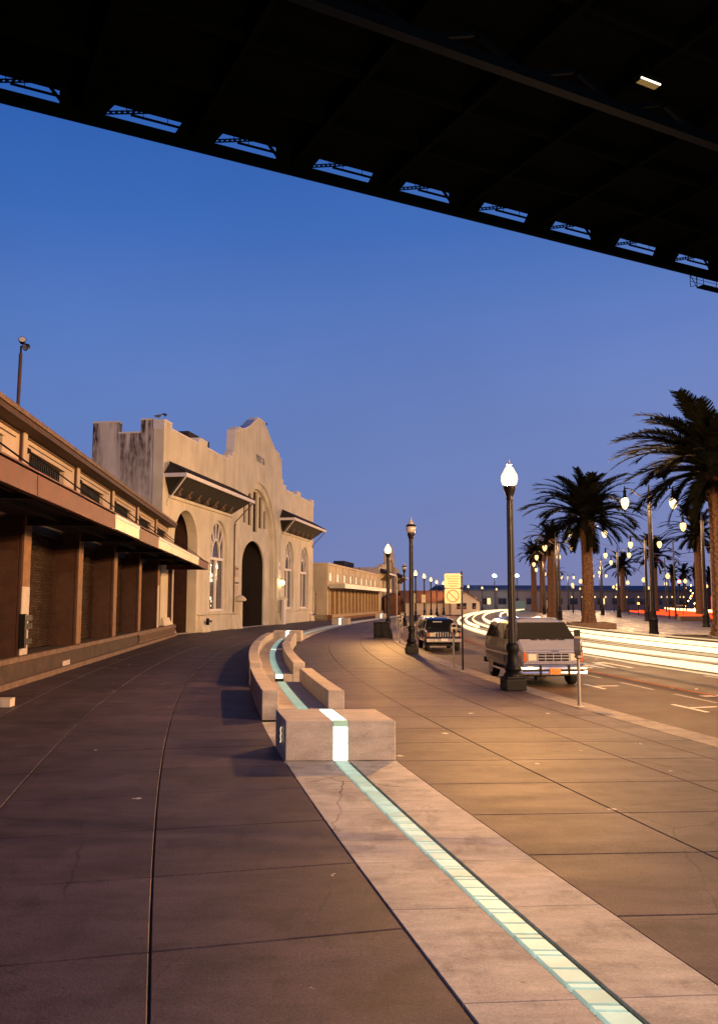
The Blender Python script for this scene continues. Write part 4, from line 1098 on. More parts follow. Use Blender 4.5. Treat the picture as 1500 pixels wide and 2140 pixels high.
for o, y in px_far:
    p = P(y, o)
    rw = 'nearer' if o < 30 else 'farther'
    far_ = y > 110
    ordn = {105: 'nearest', 128: 'second', 152: 'third', 178: 'fourth', 206: 'fifth', 236: 'last', 76: 'nearest', 101: 'second', 124: 'third', 147: 'fourth', 172: 'fifth', 198: 'sixth', 226: 'last'}[y]
    put(T_far, US, (p.x, p.y, .15), f'{ordn} small twin lamp of the {rw} distant row among the median palms', 'street lamp', 'distant twin lamps on the median', heading(y))
# far side of the boulevard: rows of small lit lamps
GF = 'small lamps along the far side of the boulevard'
sm = MB(); sm.tube([(0, 0, 0), (0, 0, 5.2)], .08, 6)
far_lamp = bpy.data.objects.new('small_street_lamp', None); COL.objects.link(far_lamp)
sm.build('post', m_iron, far_lamp); MB().lathe([(.1, 5.2), (.28, 5.4), (.30, 5.6), (.1, 5.9)], 8).build('lamp_globe', emis('far lamp glow', (1, .62, .24), 2.0), far_lamp, smooth=True)
spots = [(56.0, y) for y in (96, 112, 130, 149, 169, 190)] + [(37.5, y) for y in (112, 131, 150, 171, 194, 220)] + [(29.0, y) for y in (138, 166, 192, 218)] + [(62.0, y) for y in (124, 141, 160, 182, 207)] + [(45.0, y) for y in (140, 160, 184, 212)]
ORD = ['first', 'second', 'third', 'fourth', 'fifth', 'sixth', 'seventh', 'eighth', 'ninth', 'tenth', 'eleventh', 'twelfth', 'thirteenth', 'fourteenth', 'fifteenth', 'sixteenth', 'seventeenth', 'eighteenth', 'nineteenth', 'twentieth', 'twenty first', 'twenty second', 'twenty third', 'twenty fourth', 'twenty fifth']
spots.sort(key=lambda q: P(q[1], q[0]).x / P(q[1], q[0]).y)
for i, (o, y) in enumerate(spots):
    p = P(y, o)
    put(far_lamp, US, (p.x, p.y, 0), f'{ORD[i]} from the left of the small single lamps scattered beyond the palms', 'street lamp', GF)
for i, px in enumerate((1192, 1212, 1240, 1262, 1283, 1306, 1330, 1366, 1378, 1389, 1400, 1416, 1424, 1438)):
    o_ = put(far_lamp, US, ((px - 750) / 1750 * 226, 226, -.15), f'{ORD[i]} from the left in the level row of tiny far lamps', 'street lamp', 'low row of tiny far lamps'); o_.scale = (.7, .7, .68)
for x, lab in ((36.9, 'tall mast with a blue white floodlight above the far shed'), (43.0, 'second blue white floodlight mast, seen just right of the near lamp post')):
    t = thing('floodlight_mast', lab, 'floodlight', (x, 229, 0))
    MB().tube([(0, 0, 0), (0, 0, 9.2)], .12, 6).build('mast', m_iron, t)
    MB().lathe([(.1, 0), (.42, .15), (.42, .5), (.1, .65)], 8).build('lamp_head', m_merc, t, (0, 0, 9.1))

# utility cabinet, thin post, meters, parking sign
cab = thing('utility_cabinet', 'black utility cabinet on the promenade beside the second lit lamp', 'cabinet', (1.42, 53.4, 0), heading(53))
MB().box(-.5, .5, -.4, .4, .06, 1.0).build('body', m_iron, cab, bevel=.03); MB().box(-.53, .53, -.43, .43, 1.001, 1.06).build('lid', m_iron, cab, bevel=.02); MB().box(-.46, .46, -.36, .36, 0, .06).build('plinth', m_kerb, cab)
for x in (-.24, .24): MB().box(x - .22, x + .22, -.415, -.40, .12, .95).build('door', m_iron, cab, bevel=.008)
tp = thing('thin_post', 'thin pale bare post standing behind the utility cabinet', 'post', (2.25, 50.3, 0)); MB().tube([(0, 0, 0), (0, 0, 3.9)], .03, 8).build('post', mat('galvanised pole', (.40, .36, .30), .4, metal=.5), tp)
m_galv = MATS['galvanised pole']
m_meter = mat('meter head', (.22, .20, .17), .35, metal=.5, rvar=.1)
def meter():
    t = bpy.data.objects.new('parking_meter', None); COL.objects.link(t)
    MB().lathe([(.11, 0), (.11, .015), (.05, .03), (.04, .06)], 10).build('foot', m_galv, t)
    MB().tube([(0, 0, .03), (0, 0, 1.06)], .036, 10).build('post', m_galv, t)
    MB().lathe([(.03, 1.04), (.085, 1.08), (.085, 1.12), (.06, 1.14)], 10).build('collar', m_galv, t)
    hp = [(-.085, 1.14), (.085, 1.14), (.115, 1.24), (.12, 1.38)] + [(.12 * math.cos(a), 1.40 + .14 * math.sin(a)) for a in [math.pi * k / 8 for k in range(9)]] + [(-.12, 1.38), (-.115, 1.24)]
    h = MB().prism(hp, -.075, .075).build('meter_head', m_meter, t, bevel=.012)
    MB().prism([(.095 * math.cos(a), 1.41 + .095 * math.sin(a)) for a in [math.pi * k / 8 for k in range(9)]], -.082, -.076).build('dial_glass', m_glass_dark, h)
    MB().box(-.05, .05, -.085, -.076, 1.20, 1.33).build('coin_plate', m_iron, h)
    return t
MT = meter(); GM = 'parking meters on the kerb'
for x, y, lab, rz in ((4.84, 18.75, 'nearest parking meter, pale post in front of the van', 1.2), (3.39, 30.41, 'parking meter just left of the no parking sign post', .2), (2.29, 47.59, 'parking meter by the thin pale post, left of the unlit lamp', .3), (3.3, 64.5, 'farthest parking meter, beyond the unlit lamp', .2)):
    put(MT, US, (x, y, 0), lab, 'parking meter', GM, rz)
m_signw = mat('sign enamel', (.46, .42, .31), .5, var=.06, scale=6); m_signr = mat('sign red brown', (.22, .06, .02), .6); m_signg = mat('sign faded print', (.27, .22, .13), .6)
def parking_sign(loc, label, rz, full=True, h=3.35, w_=.56):
    t = thing('parking_sign', label, 'sign', loc, rz)
    MB().tube([(0, 0, 0), (0, 0, h)], .032, 8).build('post', m_pole, t)
    def panel(z0, z1):
        r_ = .045; pts = []
        for cx, cz, a0 in ((-.04 - r_, z1 - r_, 0), (-.04 - w_ + r_, z1 - r_, 90), (-.04 - w_ + r_, z0 + r_, 180), (-.04 - r_, z0 + r_, 270)):
            pts += [(cx + r_ * math.cos(R(a0 + k * 30)), cz + r_ * math.sin(R(a0 + k * 30))) for k in range(4)]
        return MB().prism(pts, -.045, -.035).build('sign_panel', m_signw, t)
    hh = .50
    a = panel(h - .08 - hh, h - .08); b = panel(h - .10 - 2 * hh, h - .10 - hh)
    if not full: return t
    cx = -.04 - w_ / 2; cz = h - .10 - 1.5 * hh
    def ring(cx, cz, r0, r1, par, m):
        vs = []; fs = []; n = 32
        for k in range(n):
            c, s = math.cos(2 * math.pi * k / n), math.sin(2 * math.pi * k / n)
            vs += [(cx + r0 * c, -.0475, cz + r0 * s), (cx + r1 * c, -.0475, cz + r1 * s)]
        fs = [(2 * k, 2 * ((k + 1) % n), 2 * ((k + 1) % n) + 1, 2 * k + 1) for k in range(n)]
        q = MB(); q.add(vs, fs)
        q.bar((cx - r0 * .72, -.0475, cz + r0 * .72), (cx + r0 * .72, -.0475, cz - r0 * .72), .002, .028)
        return q.build('prohibition_ring', m, par, fix=False)
    ring(cx, cz, .185, .215, b, m_signr)
    ring(-.04 - w_ + .11, h - .08 - .11, .05, .065, a, mat('sign pale red', (.62, .28, .10), .6))
    for k, (x0, x1) in enumerate(((.20, .50), (.08, .50), (.12, .46), (.10, .48), (.16, .44))):
        MB().box(-.04 - w_ + x0, -.04 - w_ + x1, -.0472, -.0455, h - .19 - k * .085, h - .15 - k * .085).build('sign_print', m_signg, a)
    for z in (h - .14, h - .5, h - .66, h - 1.02): MB().lathe([(.02, 0), (.02, .012), (.01, .018)], 8).build('bolt', m_chrome, t, (-.02, -.045, z), (R(90), 0, 0))
    return t
parking_sign((3.53, 28.9, 0), 'yellowish parking sign with a slashed circle on a tall post behind the lamp', .02)
parking_sign((6.2, 92.0, 0), 'small distant parking sign panel left of the slashed circle sign, first from the left', 0, False, 3.3, .52)
parking_sign((8.6, 108, 0), 'small distant parking sign panel nearest the left of the slashed circle sign', 0, False, 3.3, .56)

# ------------------------------------------------------------------ vehicles
def wheel(parent, x, y, r, w_):
    t = MB().lathe([(r * .62, -w_ / 2), (r * .93, -w_ / 2), (r, -w_ * .35), (r, w_ * .35), (r * .93, w_ / 2), (r * .62, w_ / 2)], 20).build('wheel', m_tire, parent, (x, y, r), (0, R(90), 0), smooth=True)
    s = 1 if x > 0 else -1
    MB().lathe([(.02, 0), (r * .2, .03), (r * .25, .0), (r * .55, -.02), (r * .62, .02), (r * .62, .03), (.05, .01)], 16).build('rim', m_rim, t, (0, 0, s * w_ * .42), (0 if s > 0 else math.pi, 0, 0), smooth=True)
def body_mesh(secs):
    rings = []
    for (y, zb, zm, zbelt, zt, wl, wm, wt, e) in secs:
        h = [(wl * .93, zb), (wl, zb + .07), (wm, zm), (wm - .015, zbelt), (wt, zt - e), (wt - e * .55, zt - e * .3), (wt - e * 1.6, zt), (wt * .4, zt + e * .12)]
        rings.append([(x, y, z) for x, z in h] + [(-x, y, z) for x, z in h[::-1]])
    return MB().loft(rings)
def quad(parent, name, m, pts, t=.012, bev=0):
    a = [Vector(p) for p in pts]; n = (a[1] - a[0]).cross(a[2] - a[0]).normalized() * t
    k = len(a); q = MB(); q.add([p for p in a] + [p + n for p in a], [tuple(range(k)), tuple(range(2 * k - 1, k - 1, -1))] + [(i, (i + 1) % k, (i + 1) % k + k, i + k) for i in range(k)])
    return q.build(name, m, parent)
m_van = mat('van paint blue grey', (.15, .17, .27), .18, metal=.1, spec=.6, coat=.5, var=.08, scale=4, world=False)
m_vanside = m_van
m_lens = mat('headlamp lens', (.62, .60, .52), .10, spec=.9, metal=.2)
m_orange = mat('orange lens', (.38, .10, .014), .2)
van = thing('parked_van', 'grey blue boxy passenger van parked at the kerb facing the camera', 'van', (5.62, 24.6, -.15), .075)
van.scale = (.97, .97, .97)
body_mesh([(0.0, .50, .80, 1.02, 1.10, .90, .93, .90, .06), (.07, .47, .82, 1.08, 1.16, .93, .96, .93, .06), (.62, .45, .85, 1.26, 1.40, .95, .985, .90, .06),
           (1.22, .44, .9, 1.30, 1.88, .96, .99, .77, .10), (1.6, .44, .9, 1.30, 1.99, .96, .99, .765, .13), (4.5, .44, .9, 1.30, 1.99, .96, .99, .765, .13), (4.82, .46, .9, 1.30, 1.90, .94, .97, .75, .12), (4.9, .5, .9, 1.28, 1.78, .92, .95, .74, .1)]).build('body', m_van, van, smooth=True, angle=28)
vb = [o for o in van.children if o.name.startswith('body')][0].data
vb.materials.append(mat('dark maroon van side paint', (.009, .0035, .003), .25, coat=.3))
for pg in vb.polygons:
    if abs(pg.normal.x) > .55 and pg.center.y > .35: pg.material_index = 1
quad(van, 'windshield', m_glass_dark, [(-.86, .60, 1.415), (.86, .60, 1.415), (.735, 1.185, 1.86), (-.735, 1.185, 1.86)], .012)
quad(van, 'windshield_frame', m_iron, [(-.89, .585, 1.398), (.89, .585, 1.398), (.76, 1.205, 1.885), (-.76, 1.205, 1.885)], .004)
for s in (-1, 1):
    for (y0, y1, zz) in ((1.25, 1.95, 0), (2.1, 3.3, 0), (3.42, 4.5, 0)):
        xb, xt = s * .965, s * .80
        pts = [(xb, y0 - (.25 if y0 < 1.3 else 0), 1.36), (xb, y1, 1.36), (xt, y1, 1.84), (xt, y0 + .08, 1.84)]
        quad(van, 'side_window', m_glass_dark, pts if s > 0 else pts[::-1], .012)
    MB().box(s * .985 - .006, s * .985 + .006, 1.06, 1.075, .6, 1.3).build('door_gap', m_iron, van); MB().box(s * .985 - .006, s * .985 + .006, 2.02, 2.035, .6, 1.8).build('door_gap', m_iron, van)
    MB().box(s * .99 - .012, s * .99 + .012, 1.75, 1.93, 1.12, 1.15).build('door_handle', m_chrome, van)
    mr = MB().box(s * 1.10 - .10, s * 1.10 + .10, 1.0, 1.06, 1.38, 1.66).build('mirror', m_iron, van, bevel=.02); MB().box(s * 1.10 - .08, s * 1.10 + .08, 1.061, 1.064, 1.41, 1.63).build('mirror_glass', m_chrome, mr)
    MB().tube([(s * .95, 1.0, 1.4), (s * 1.05, 1.02, 1.48)], .018, 6).build('mirror_arm', m_iron, van)
    MB().box(s * .99 - .01, s * .99 + .01, .3, 4.8, .86, .92).build('side_trim', m_chrome, van)
    MB().box(s * .95 - .05, s * .95 + .05, 1.15, 3.6, .34, .40).build('running_board', m_chrome, van)
    for y in (.95, 3.95): wheel(van, s * .84, y, .355, .23)
    q = MB().box(s * .64 - .17, s * .64 + .17, -.035, .02, .74, 1.02).build('headlight_housing', m_chrome, van, bevel=.01)
    MB().box(s * .64 - .12, s * .64 + .12, -.05, -.034, .79, .97).build('headlight', m_lens, q, bevel=.006)
    MB().box(s * .86 - .035, s * .86 + .045, -.03, .03, .74, 1.02).build('turn_signal', m_orange, van, bevel=.008)
    MB().box(s * .43 - .03, s * .43 + .03, -.19, -.10, .36, .66).build('bumper_guard', m_iron, van, bevel=.01)
MB().box(-.48, .48, -.02, .02, .74, 1.02).build('grille_back', m_iron, van)
for z in (.755, .84, .925, 1.005): MB().box(-.48, .48, -.045, -.02, z - .014, z + .014).build('grille_bar', m_chrome, van)
for x in (-.475, -.24, 0, .24, .475): MB().box(x - .013, x + .013, -.047, -.021, .742, 1.018).build('grille_bar', m_chrome, van)
MB().box(-.90, .90, -.03, .01, 1.03, 1.09).build('grille_header', m_chrome, van, bevel=.008); MB().box(-.91, .91, -.04, .01, .685, .735).build('lower_trim', m_chrome, van, bevel=.008)
bp = MB(); bp.loft([[(x, y - .0 + abs(x) ** 3 * .08, z) for y, z in ((-.16, .37), (-.175, .42), (-.16, .48), (-.14, .50), (-.165, .54), (-.16, .60), (-.12, .62), (-.04, .62), (-.04, .37))] for x in (-1.0, -.8, -.4, 0, .4, .8, 1.0)])
bp.build('front_bumper', m_chrome, van, smooth=True, angle=25); MB().box(-.98, .98, -.182, -.168, .485, .515).build('bumper_strip', m_iron, van)
lp = MB().box(-.155, .155, -.215, -.185, .40, .57).build('licence_plate', mat('orange plate', (.75, .27, .04), .5), van)
for z in (.525, .475, .435):
    for k in range(5 if z != .475 else 6): MB().box(-.12 + k * .045, -.092 + k * .045, -.2175, -.2152, z - .012, z + .012).build('plate_print', m_signr, lp)
for x in (-.52, -.26, .06, .32):
    MB().box(x, x + .20, .50, .56, 1.372, 1.392).build('hood_vent', m_iron, van, (0, 0, .0), (0, 0, 0))
for x in (-.2, .5): MB().bar((x, .60, 1.43), (x - .42, .63, 1.46), .02, .02).build('wiper', m_iron, van)
link('lettering', text_mesh('DODGE', .062, m_iron, 'lettering', .002), van, (.06, -.033, 1.06), (R(90), 0, 0))
MB().box(-.6, .6, 1.6, 3.6, 2.005, 2.03).build('roof_vent', m_van, van, bevel=.01)
MB().box(-.5, -.4, .0, .3, .2, .45).build('undertray', m_iron, van); MB().box(-.75, .75, .5, 4.6, .28, .45).build('chassis', m_iron, van)
MB().box(-.97, .97, 4.86, 5.04, .42, .60).build('rear_bumper', m_iron, van, bevel=.02)

m_jeep = mat('jeep paint', (.022, .024, .034), .14, metal=.3, coat=.8, spec=.7)
jp = thing('parked_jeep', 'dark shiny off road car parked at the kerb behind the parking sign', 'car', (4.22, 42.0, -.15), heading(42))
body_mesh([(0, .45, .7, .92, .98, .80, .84, .80, .05), (.08, .42, .72, .96, 1.03, .84, .87, .84, .05), (1.15, .4, .75, 1.04, 1.10, .86, .89, .82, .05), (1.75, .4, .75, 1.06, 1.55, .86, .89, .68, .08), (2.2, .4, .75, 1.06, 1.63, .86, .89, .67, .1), (4.1, .4, .75, 1.06, 1.60, .86, .89, .67, .1), (4.4, .45, .75, 1.06, 1.2, .84, .87, .74, .08), (4.45, .5, .75, 1.0, 1.08, .82, .85, .76, .05)]).build('body', m_jeep, jp, smooth=True, angle=28)
quad(jp, 'windshield', m_glass_dark, [(-.76, 1.18, 1.125), (.76, 1.18, 1.125), (.64, 1.74, 1.535), (-.64, 1.74, 1.535)], .012)
MB().box(-.35, .12, 1.55, 1.6, 1.33, 1.45).build('sun_visor', m_lens, jp, rot=(0, 0, 0)); 
for s in (-1, 1):
    for (y0, y1) in ((1.8, 2.6), (2.7, 3.5), (3.6, 4.2)):
        pts = [(s * .87, y0 - (.2 if y0 < 2 else 0), 1.1), (s * .87, y1, 1.1), (s * .71, y1, 1.5), (s * .71, y0 + .05, 1.5)]
        quad(jp, 'side_window', m_glass_dark, pts if s > 0 else pts[::-1], .012)
    for y in (.85, 3.5): wheel(jp, s * .76, y, .36, .22)
    MB().box(s * .60 - .13, s * .60 + .13, -.03, .03, .74, .93).build('headlight', m_lens, jp, bevel=.01)
    MB().box(s * .80 - .04, s * .80 + .04, -.02, .05, .74, .93).build('turn_signal', m_orange, jp)
    mr = MB().box(s * 1.0 - .1, s * 1.0 + .1, 1.45, 1.52, 1.12, 1.28).build('mirror', m_jeep, jp, bevel=.02)
    MB().lathe([(.01, 0), (.07, .01), (.07, .04)], 10).build('fog_lamp', m_lens, jp, (s * .42, -.10, .56), (R(90), 0, 0))
    MB().box(s * .55 - .02, s * .55 + .02, 1.9, 4.0, 1.66, 1.69).build('roof_rail', m_chrome, jp)
for k in range(7): MB().box(-.42 + k * .125, -.34 + k * .125, -.025, .02, .74, .93).build('grille_slot', m_iron, jp)
for k in range(8): MB().box(-.455 + k * .125, -.425 + k * .125, -.03, .02, .73, .94).build('grille_bar', m_chrome, jp)
MB().box(-.9, .9, -.12, .0, .46, .64).build('front_bumper', mat('bright bumper', (.42, .40, .38), .25, metal=.6), jp, bevel=.03)
MB().box(-.17, .17, -.135, -.121, .53, .64).build('licence_plate', m_white, jp)
MB().box(-.7, .7, .4, 4.1, .26, .42).build('chassis', m_iron, jp)
# further traffic at the kerb
def far_car(loc, rz, m, label, rack=False):
    t = thing('parked_car', label, 'car', loc, rz)
    body_mesh([(0, .3, .55, .66, .72, .74, .80, .76, .04), (.1, .28, .55, .7, .78, .78, .84, .80, .05), (1.2, .28, .6, .88, .92, .80, .86, .78, .04), (1.9, .28, .6, .9, 1.38, .80, .86, .60, .08), (2.9, .28, .6, .9, 1.42, .8, .86, .60, .08), (3.7, .28, .6, .9, 1.0, .8, .86, .72, .06), (4.4, .34, .6, .84, .92, .76, .8, .74, .05)]).build('body', m, t, smooth=True, angle=28)
    quad(t, 'windshield', m_glass_dark, [(-.72, 1.24, .935), (.72, 1.24, .935), (.57, 1.88, 1.34), (-.57, 1.88, 1.34)])
    for s in (-1, 1):
        for y in (.8, 3.5): wheel(t, s * .72, y, .31, .19)
        MB().box(s * .58 - .14, s * .58 + .14, -.03, .03, .52, .66).build('headlight', m_lens, t)
    MB().box(-.8, .8, -.08, .02, .34, .48).build('bumper', m_chrome, t, bevel=.02); MB().box(-.4, .4, -.02, .02, .54, .66).build('grille', m_iron, t)
    if rack:
        for k in range(6): MB().lathe([(.02, 0), (.08, .02), (.07, .06)], 8).build('roof_light', m_lens, t, (-.45 + k * .18, 1.9, 1.46), (R(90), 0, 0))
    return t
far_car((4.85, 57.5, -.15), heading(57), mat('car paint silver', (.3, .3, .32), .25, metal=.5), 'pale car with lights on its roof parked behind the jeep', True)
far_car((19.6, 158, -.15), heading(158) + .3, mat('car paint red', (.35, .02, .015), .25, coat=.6), 'small red car far off beside the lit kiosk')

# ------------------------------------------------------------------ palms
def frond_mesh(a0, a1, Lf, seed, wd=.5):
    rr = random.Random(seed); mb = MB(); N_ = 15
    pts = []; p = Vector((0, 0, 0)); side = rr.uniform(-.25, .25)
    for k in range(N_ + 1):
        t = k / N_; a = R(a0 + (a1 - a0) * t ** 1.25)
        pts.append(p.copy()); st_ = Lf / N_
        p = p + Vector((math.cos(a) * st_, side * t * st_, math.sin(a) * st_))
    mb.tube(pts, [.055 - .045 * k / N_ for k in range(N_ + 1)], 4, cap=False)
    nl = 54
    for k in range(nl):
        t = .10 + .9 * k / (nl - 1); i = min(int(t * N_), N_ - 1); f = t * N_ - i
        b = pts[i].lerp(pts[i + 1], min(f, 1)); d = (pts[i + 1] - pts[i]).normalized()
        sd_ = d.cross(Vector((0, 0, 1)));
        if sd_.length < .05: sd_ = Vector((0, 1, 0))
        sd_.normalize(); up = sd_.cross(d)
        l = wd * (math.sin(math.pi * min(1, .20 + t * .72)) ** .42) * rr.uniform(.92, 1.06)
        for s in (-1, 1):
            e = b + (sd_ * s * .74 + d * .86 + up * rr.uniform(.04, .18) - Vector((0, 0, rr.uniform(.05, .16)))).normalized() * l
            w_ = d * .052
            mb.add([b - w_, b + w_, e + w_ * .5, e - w_ * .5], [(0, 1, 2, 3)])
    return mb.mesh('frond', m_leaf, fix=False)
FR = {}
for nm, (a0, a1) in {'up': (82, 45), 'mid': (62, -5), 'flat': (38, -38), 'out': (15, -55), 'droop': (-8, -75), 'hang': (-45, -86)}.items():
    FR[nm] = [frond_mesh(a0 + j, a1 + j * 2, 4.0, len(nm) * 7 + j, .66) for j in (-5, 0, 6)]
random.seed(11)
def trunk_mesh(h, r, name_seed):
    rr = random.Random(name_seed); prof = [(r * 1.55, 0), (r * 1.3, .35), (r * 1.1, .9), (r * .98, 2), (r * .94, h * .6), (r * .98, h * .85), (r * 1.25, h - .5), (r * 1.5, h + .2), (r * 1.15, h + .9), (.1, h + 1.3)]
    n = 18; vs = []; fs = []
    # old leaf scars: small staggered steps up the trunk
    zs = []; z = 0
    while z < h + 1.2: zs.append(z); z += .17
    def rad(z):
        for (r0, z0), (r1, z1) in zip(prof[:-1], prof[1:]):
            if z0 <= z <= z1: return r0 + (r1 - r0) * (z - z0) / (z1 - z0)
        return .1
    for i, z in enumerate(zs):
        for k in range(n):
            a = 2 * math.pi * (k + .5 * (i % 2)) / n
            q = rad(z) * (1 + (.085 if (k + i) % 2 else -.06) + rr.uniform(-.02, .02))
            vs.append((q * math.cos(a), q * math.sin(a), z))
    for i in range(len(zs) - 1):
        for k in range(n):
            a, b = i * n + k, i * n + (k + 1) % n; c, d = a + n, b + n
            fs += [(a, b, d), (a, d, c)] if i % 2 else [(a, b, c), (b, d, c)]
    fs += [tuple(range((len(zs) - 1) * n, len(zs) * n))]
    m = MB(); m.add(vs, fs); return m
def palm(x, y, z, h, r, scale, label, nf=58, seed=0, group='palms on the median'):
    t = thing('palm_tree', label, 'palm tree', (x, y, z), 0, group)
    rr = random.Random(seed)
    trunk_mesh(h, r, seed).build('trunk', m_trunk, t, fix=False)
    sk = MB()
    for k in range(64):
        a = k * 2.399; zz = h - .9 + 1.7 * (k / 64); q = r * (1.05 + .35 * (k / 64)); l = rr.uniform(.28, .6)
        sk.bar((q * math.cos(a), q * math.sin(a), zz), ((q + l * .75) * math.cos(a), (q + l * .75) * math.sin(a), zz + rr.uniform(-.15, .45)), .11, .05)
    tag(sk.build('leaf_stubs', mat('dry leaf stubs', (.035, .02, .011), .9, var=.5, scale=5), t), kind='stuff')
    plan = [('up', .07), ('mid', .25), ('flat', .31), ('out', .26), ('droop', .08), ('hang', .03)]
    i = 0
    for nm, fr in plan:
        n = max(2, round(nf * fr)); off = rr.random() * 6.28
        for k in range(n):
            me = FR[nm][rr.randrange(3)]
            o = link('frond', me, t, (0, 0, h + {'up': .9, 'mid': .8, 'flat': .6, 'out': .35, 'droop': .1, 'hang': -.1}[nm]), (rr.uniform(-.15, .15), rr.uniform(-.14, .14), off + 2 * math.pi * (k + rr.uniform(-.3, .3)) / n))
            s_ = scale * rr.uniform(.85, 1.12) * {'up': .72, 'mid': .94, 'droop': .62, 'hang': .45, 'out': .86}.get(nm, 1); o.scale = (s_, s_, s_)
    return t
palm(19.3, 71.0, .4, 8.3, .45, 1.36, 'large palm just beyond the van, thick trunk in a low planter', 92, 1)
palm(20.0, 46.5, .4, 8.6, .46, 1.40, 'biggest palm, cut off by the right frame edge', 110, 2)
palm(44.5, 110, .15, 10.2, .52, 1.30, 'palm behind the twin lamp at the right, left of the biggest palm', 52, 3)
palm(27.0, 118, .15, 10.0, .5, .95, 'dark palm crown overlapping behind the large palm on its left', 46, 4)
palm(39.5, 190, .15, 12.0, .6, 1.15, 'leftmost palm of the distant clump, seen past the near lamp post', 46, 5)
palm(36.0, 165, .15, 11.0, .55, 1.1, 'second palm from the left in the distant clump', 46, 6)
palm(57.0, 182, .15, 9.0, .5, 1.25, 'spreading distant palm centred between the large palm and the twin lamp', 44, 7)
palm(52.0, 148, .15, 9.6, .5, 1.35, 'distant palm directly behind the twin lamp post', 46, 8)
palm(43.5, 186, .15, 7.6, .4, .7, 'small young palm to the right of the trolley pole', 30, 9)
for k, (x, y, hh, lab) in enumerate(((92, 238, 9.5, 'far palm at the left end of the dark far group'), (98, 245, 9.8, 'far palm, second in the dark far group'), (104, 250, 9.2, 'far palm in the middle of the dark far group'), (110, 255, 8.2, 'far palm, low, fourth in the dark far group'), (116, 262, 8.5, 'far palm near the right end of the dark far group'), (88, 236, 9.3, 'far palm half hidden by the twin lamp post'))):
    palm(x, y, 0, hh, .45, 1.1, lab, 26, 20 + k, 'far dark palms')

# planters, benches and bands on the median
m_planter = mat('planter concrete', (.20, .13, .085), .8, var=.4, scale=2)
m_planterd = mat('dark planter panel', (.10, .065, .05), .8, var=.4, scale=2)
def planter(x0, y0, x1, y1, d, z0, h, m, label, nm='planter'):
    a = math.atan2(y1 - y0, x1 - x0); l = math.hypot(x1 - x0, y1 - y0)
    t = thing(nm, label, 'planter', (x0, y0, z0), a)
    MB().box(0, l, 0, .25, 0, h).build('front_wall', m, t, bevel=.03); MB().box(0, .25, .25, d, 0, h).build('side_wall', m, t, bevel=.03); MB().box(l - .25, l, .25, d, 0, h).build('side_wall', m, t, bevel=.03); MB().box(0, l, d, d + .25, 0, h).build('back_wall', m, t, bevel=.03)
    MB().box(.25, l - .25, .25, d, 0, h - .1).build('soil', m_joint, t)
planter(17.2, 68.6, 20.7, 68.0, 5, -.15, .75, m_planter, 'low concrete planter around the foot of the large palm')
planter(16.3, 43.9, 18.6, 43.3, 4, -.15, .62, m_planterd, 'dark low planter wall beside the biggest palm at the right')
planter(18.65, 43.3, 22.9, 42.3, 5, -.15, .55, m_planter, 'lighter low planter wall at the right frame edge')
planter(36.5, 96, 40.5, 95, 3, .15, .5, m_planterd, 'long dark low bench wall behind the tram track')
planter(43, 106, 47.5, 105, 4, .15, .6, m_planter, 'pale low wall around the palm behind the twin lamp')
for o, nm in ((25.4, 'a'), (26.9, 'b'), (29.6, 'c'), (31.1, 'd')):
    tag(strip([30 + 4 * k for k in range(50)], o, o + .14, .156, .02).build('tram_rail', mat('tram rail', (.30, .24, .18), .3, metal=.8)), {'a': 'tram rail nearest the road on the median', 'b': 'second tram rail on the median', 'c': 'third tram rail on the median', 'd': 'tram rail farthest from the near road'}[nm], 'tram rail', 'tram rails along the median')
tag(strip([40 + 4 * k for k in range(45)], 22.35, 22.75, .17, .3).build('median_kerb', m_planter), kind='structure')

# trolley poles and wires
def trolley(x, y, h, label):
    t = thing('trolley_pole', label, 'pole', (x, y, .15))
    MB().tube([(0, 0, 0), (0, 0, h)], [.13, .08], 8).build('pole', m_pole, t)
    MB().tube([(0, 0, h - 1.6), (3.4, 0, h - 1.2)], .04, 6).build('bracket_arm', m_pole, t); MB().lathe([(.06, 0), (.1, .1), (.02, .2)], 8, (0, 0, h)).build('cap', m_chrome, t)
trolley(24.4, 104, 11.0, 'tall slim trolley pole standing left of the large palm trunk'); trolley(39.0, 104, 9.6, 'slim trolley pole with bracket arm left of the twin lamp'); trolley(51, 140, 9.5, 'distant trolley pole behind the twin lamp')
for i, (a, b) in enumerate((((27.8, 104, 9.95), (51, 128, 9.0)), ((42.4, 104, 8.7), (62, 128, 8.8)), ((33, 70, 8.9), (42.4, 104, 8.75)), ((40.0, 118, 8.0), (58, 118, 8.6)))):
    p, q = Vector(a), Vector(b); tag(MB().tube([p.lerp(q, k / 6) - Vector((0, 0, .25 * math.sin(math.pi * k / 6))) for k in range(7)], .022, 5).build('overhead_wire', m_chrome), ['thin overhead wire running right from the tall trolley pole', 'overhead wire above the tram stop', 'overhead wire crossing in front of the right palms', 'short overhead cross wire behind the twin lamp'][i], 'wire')

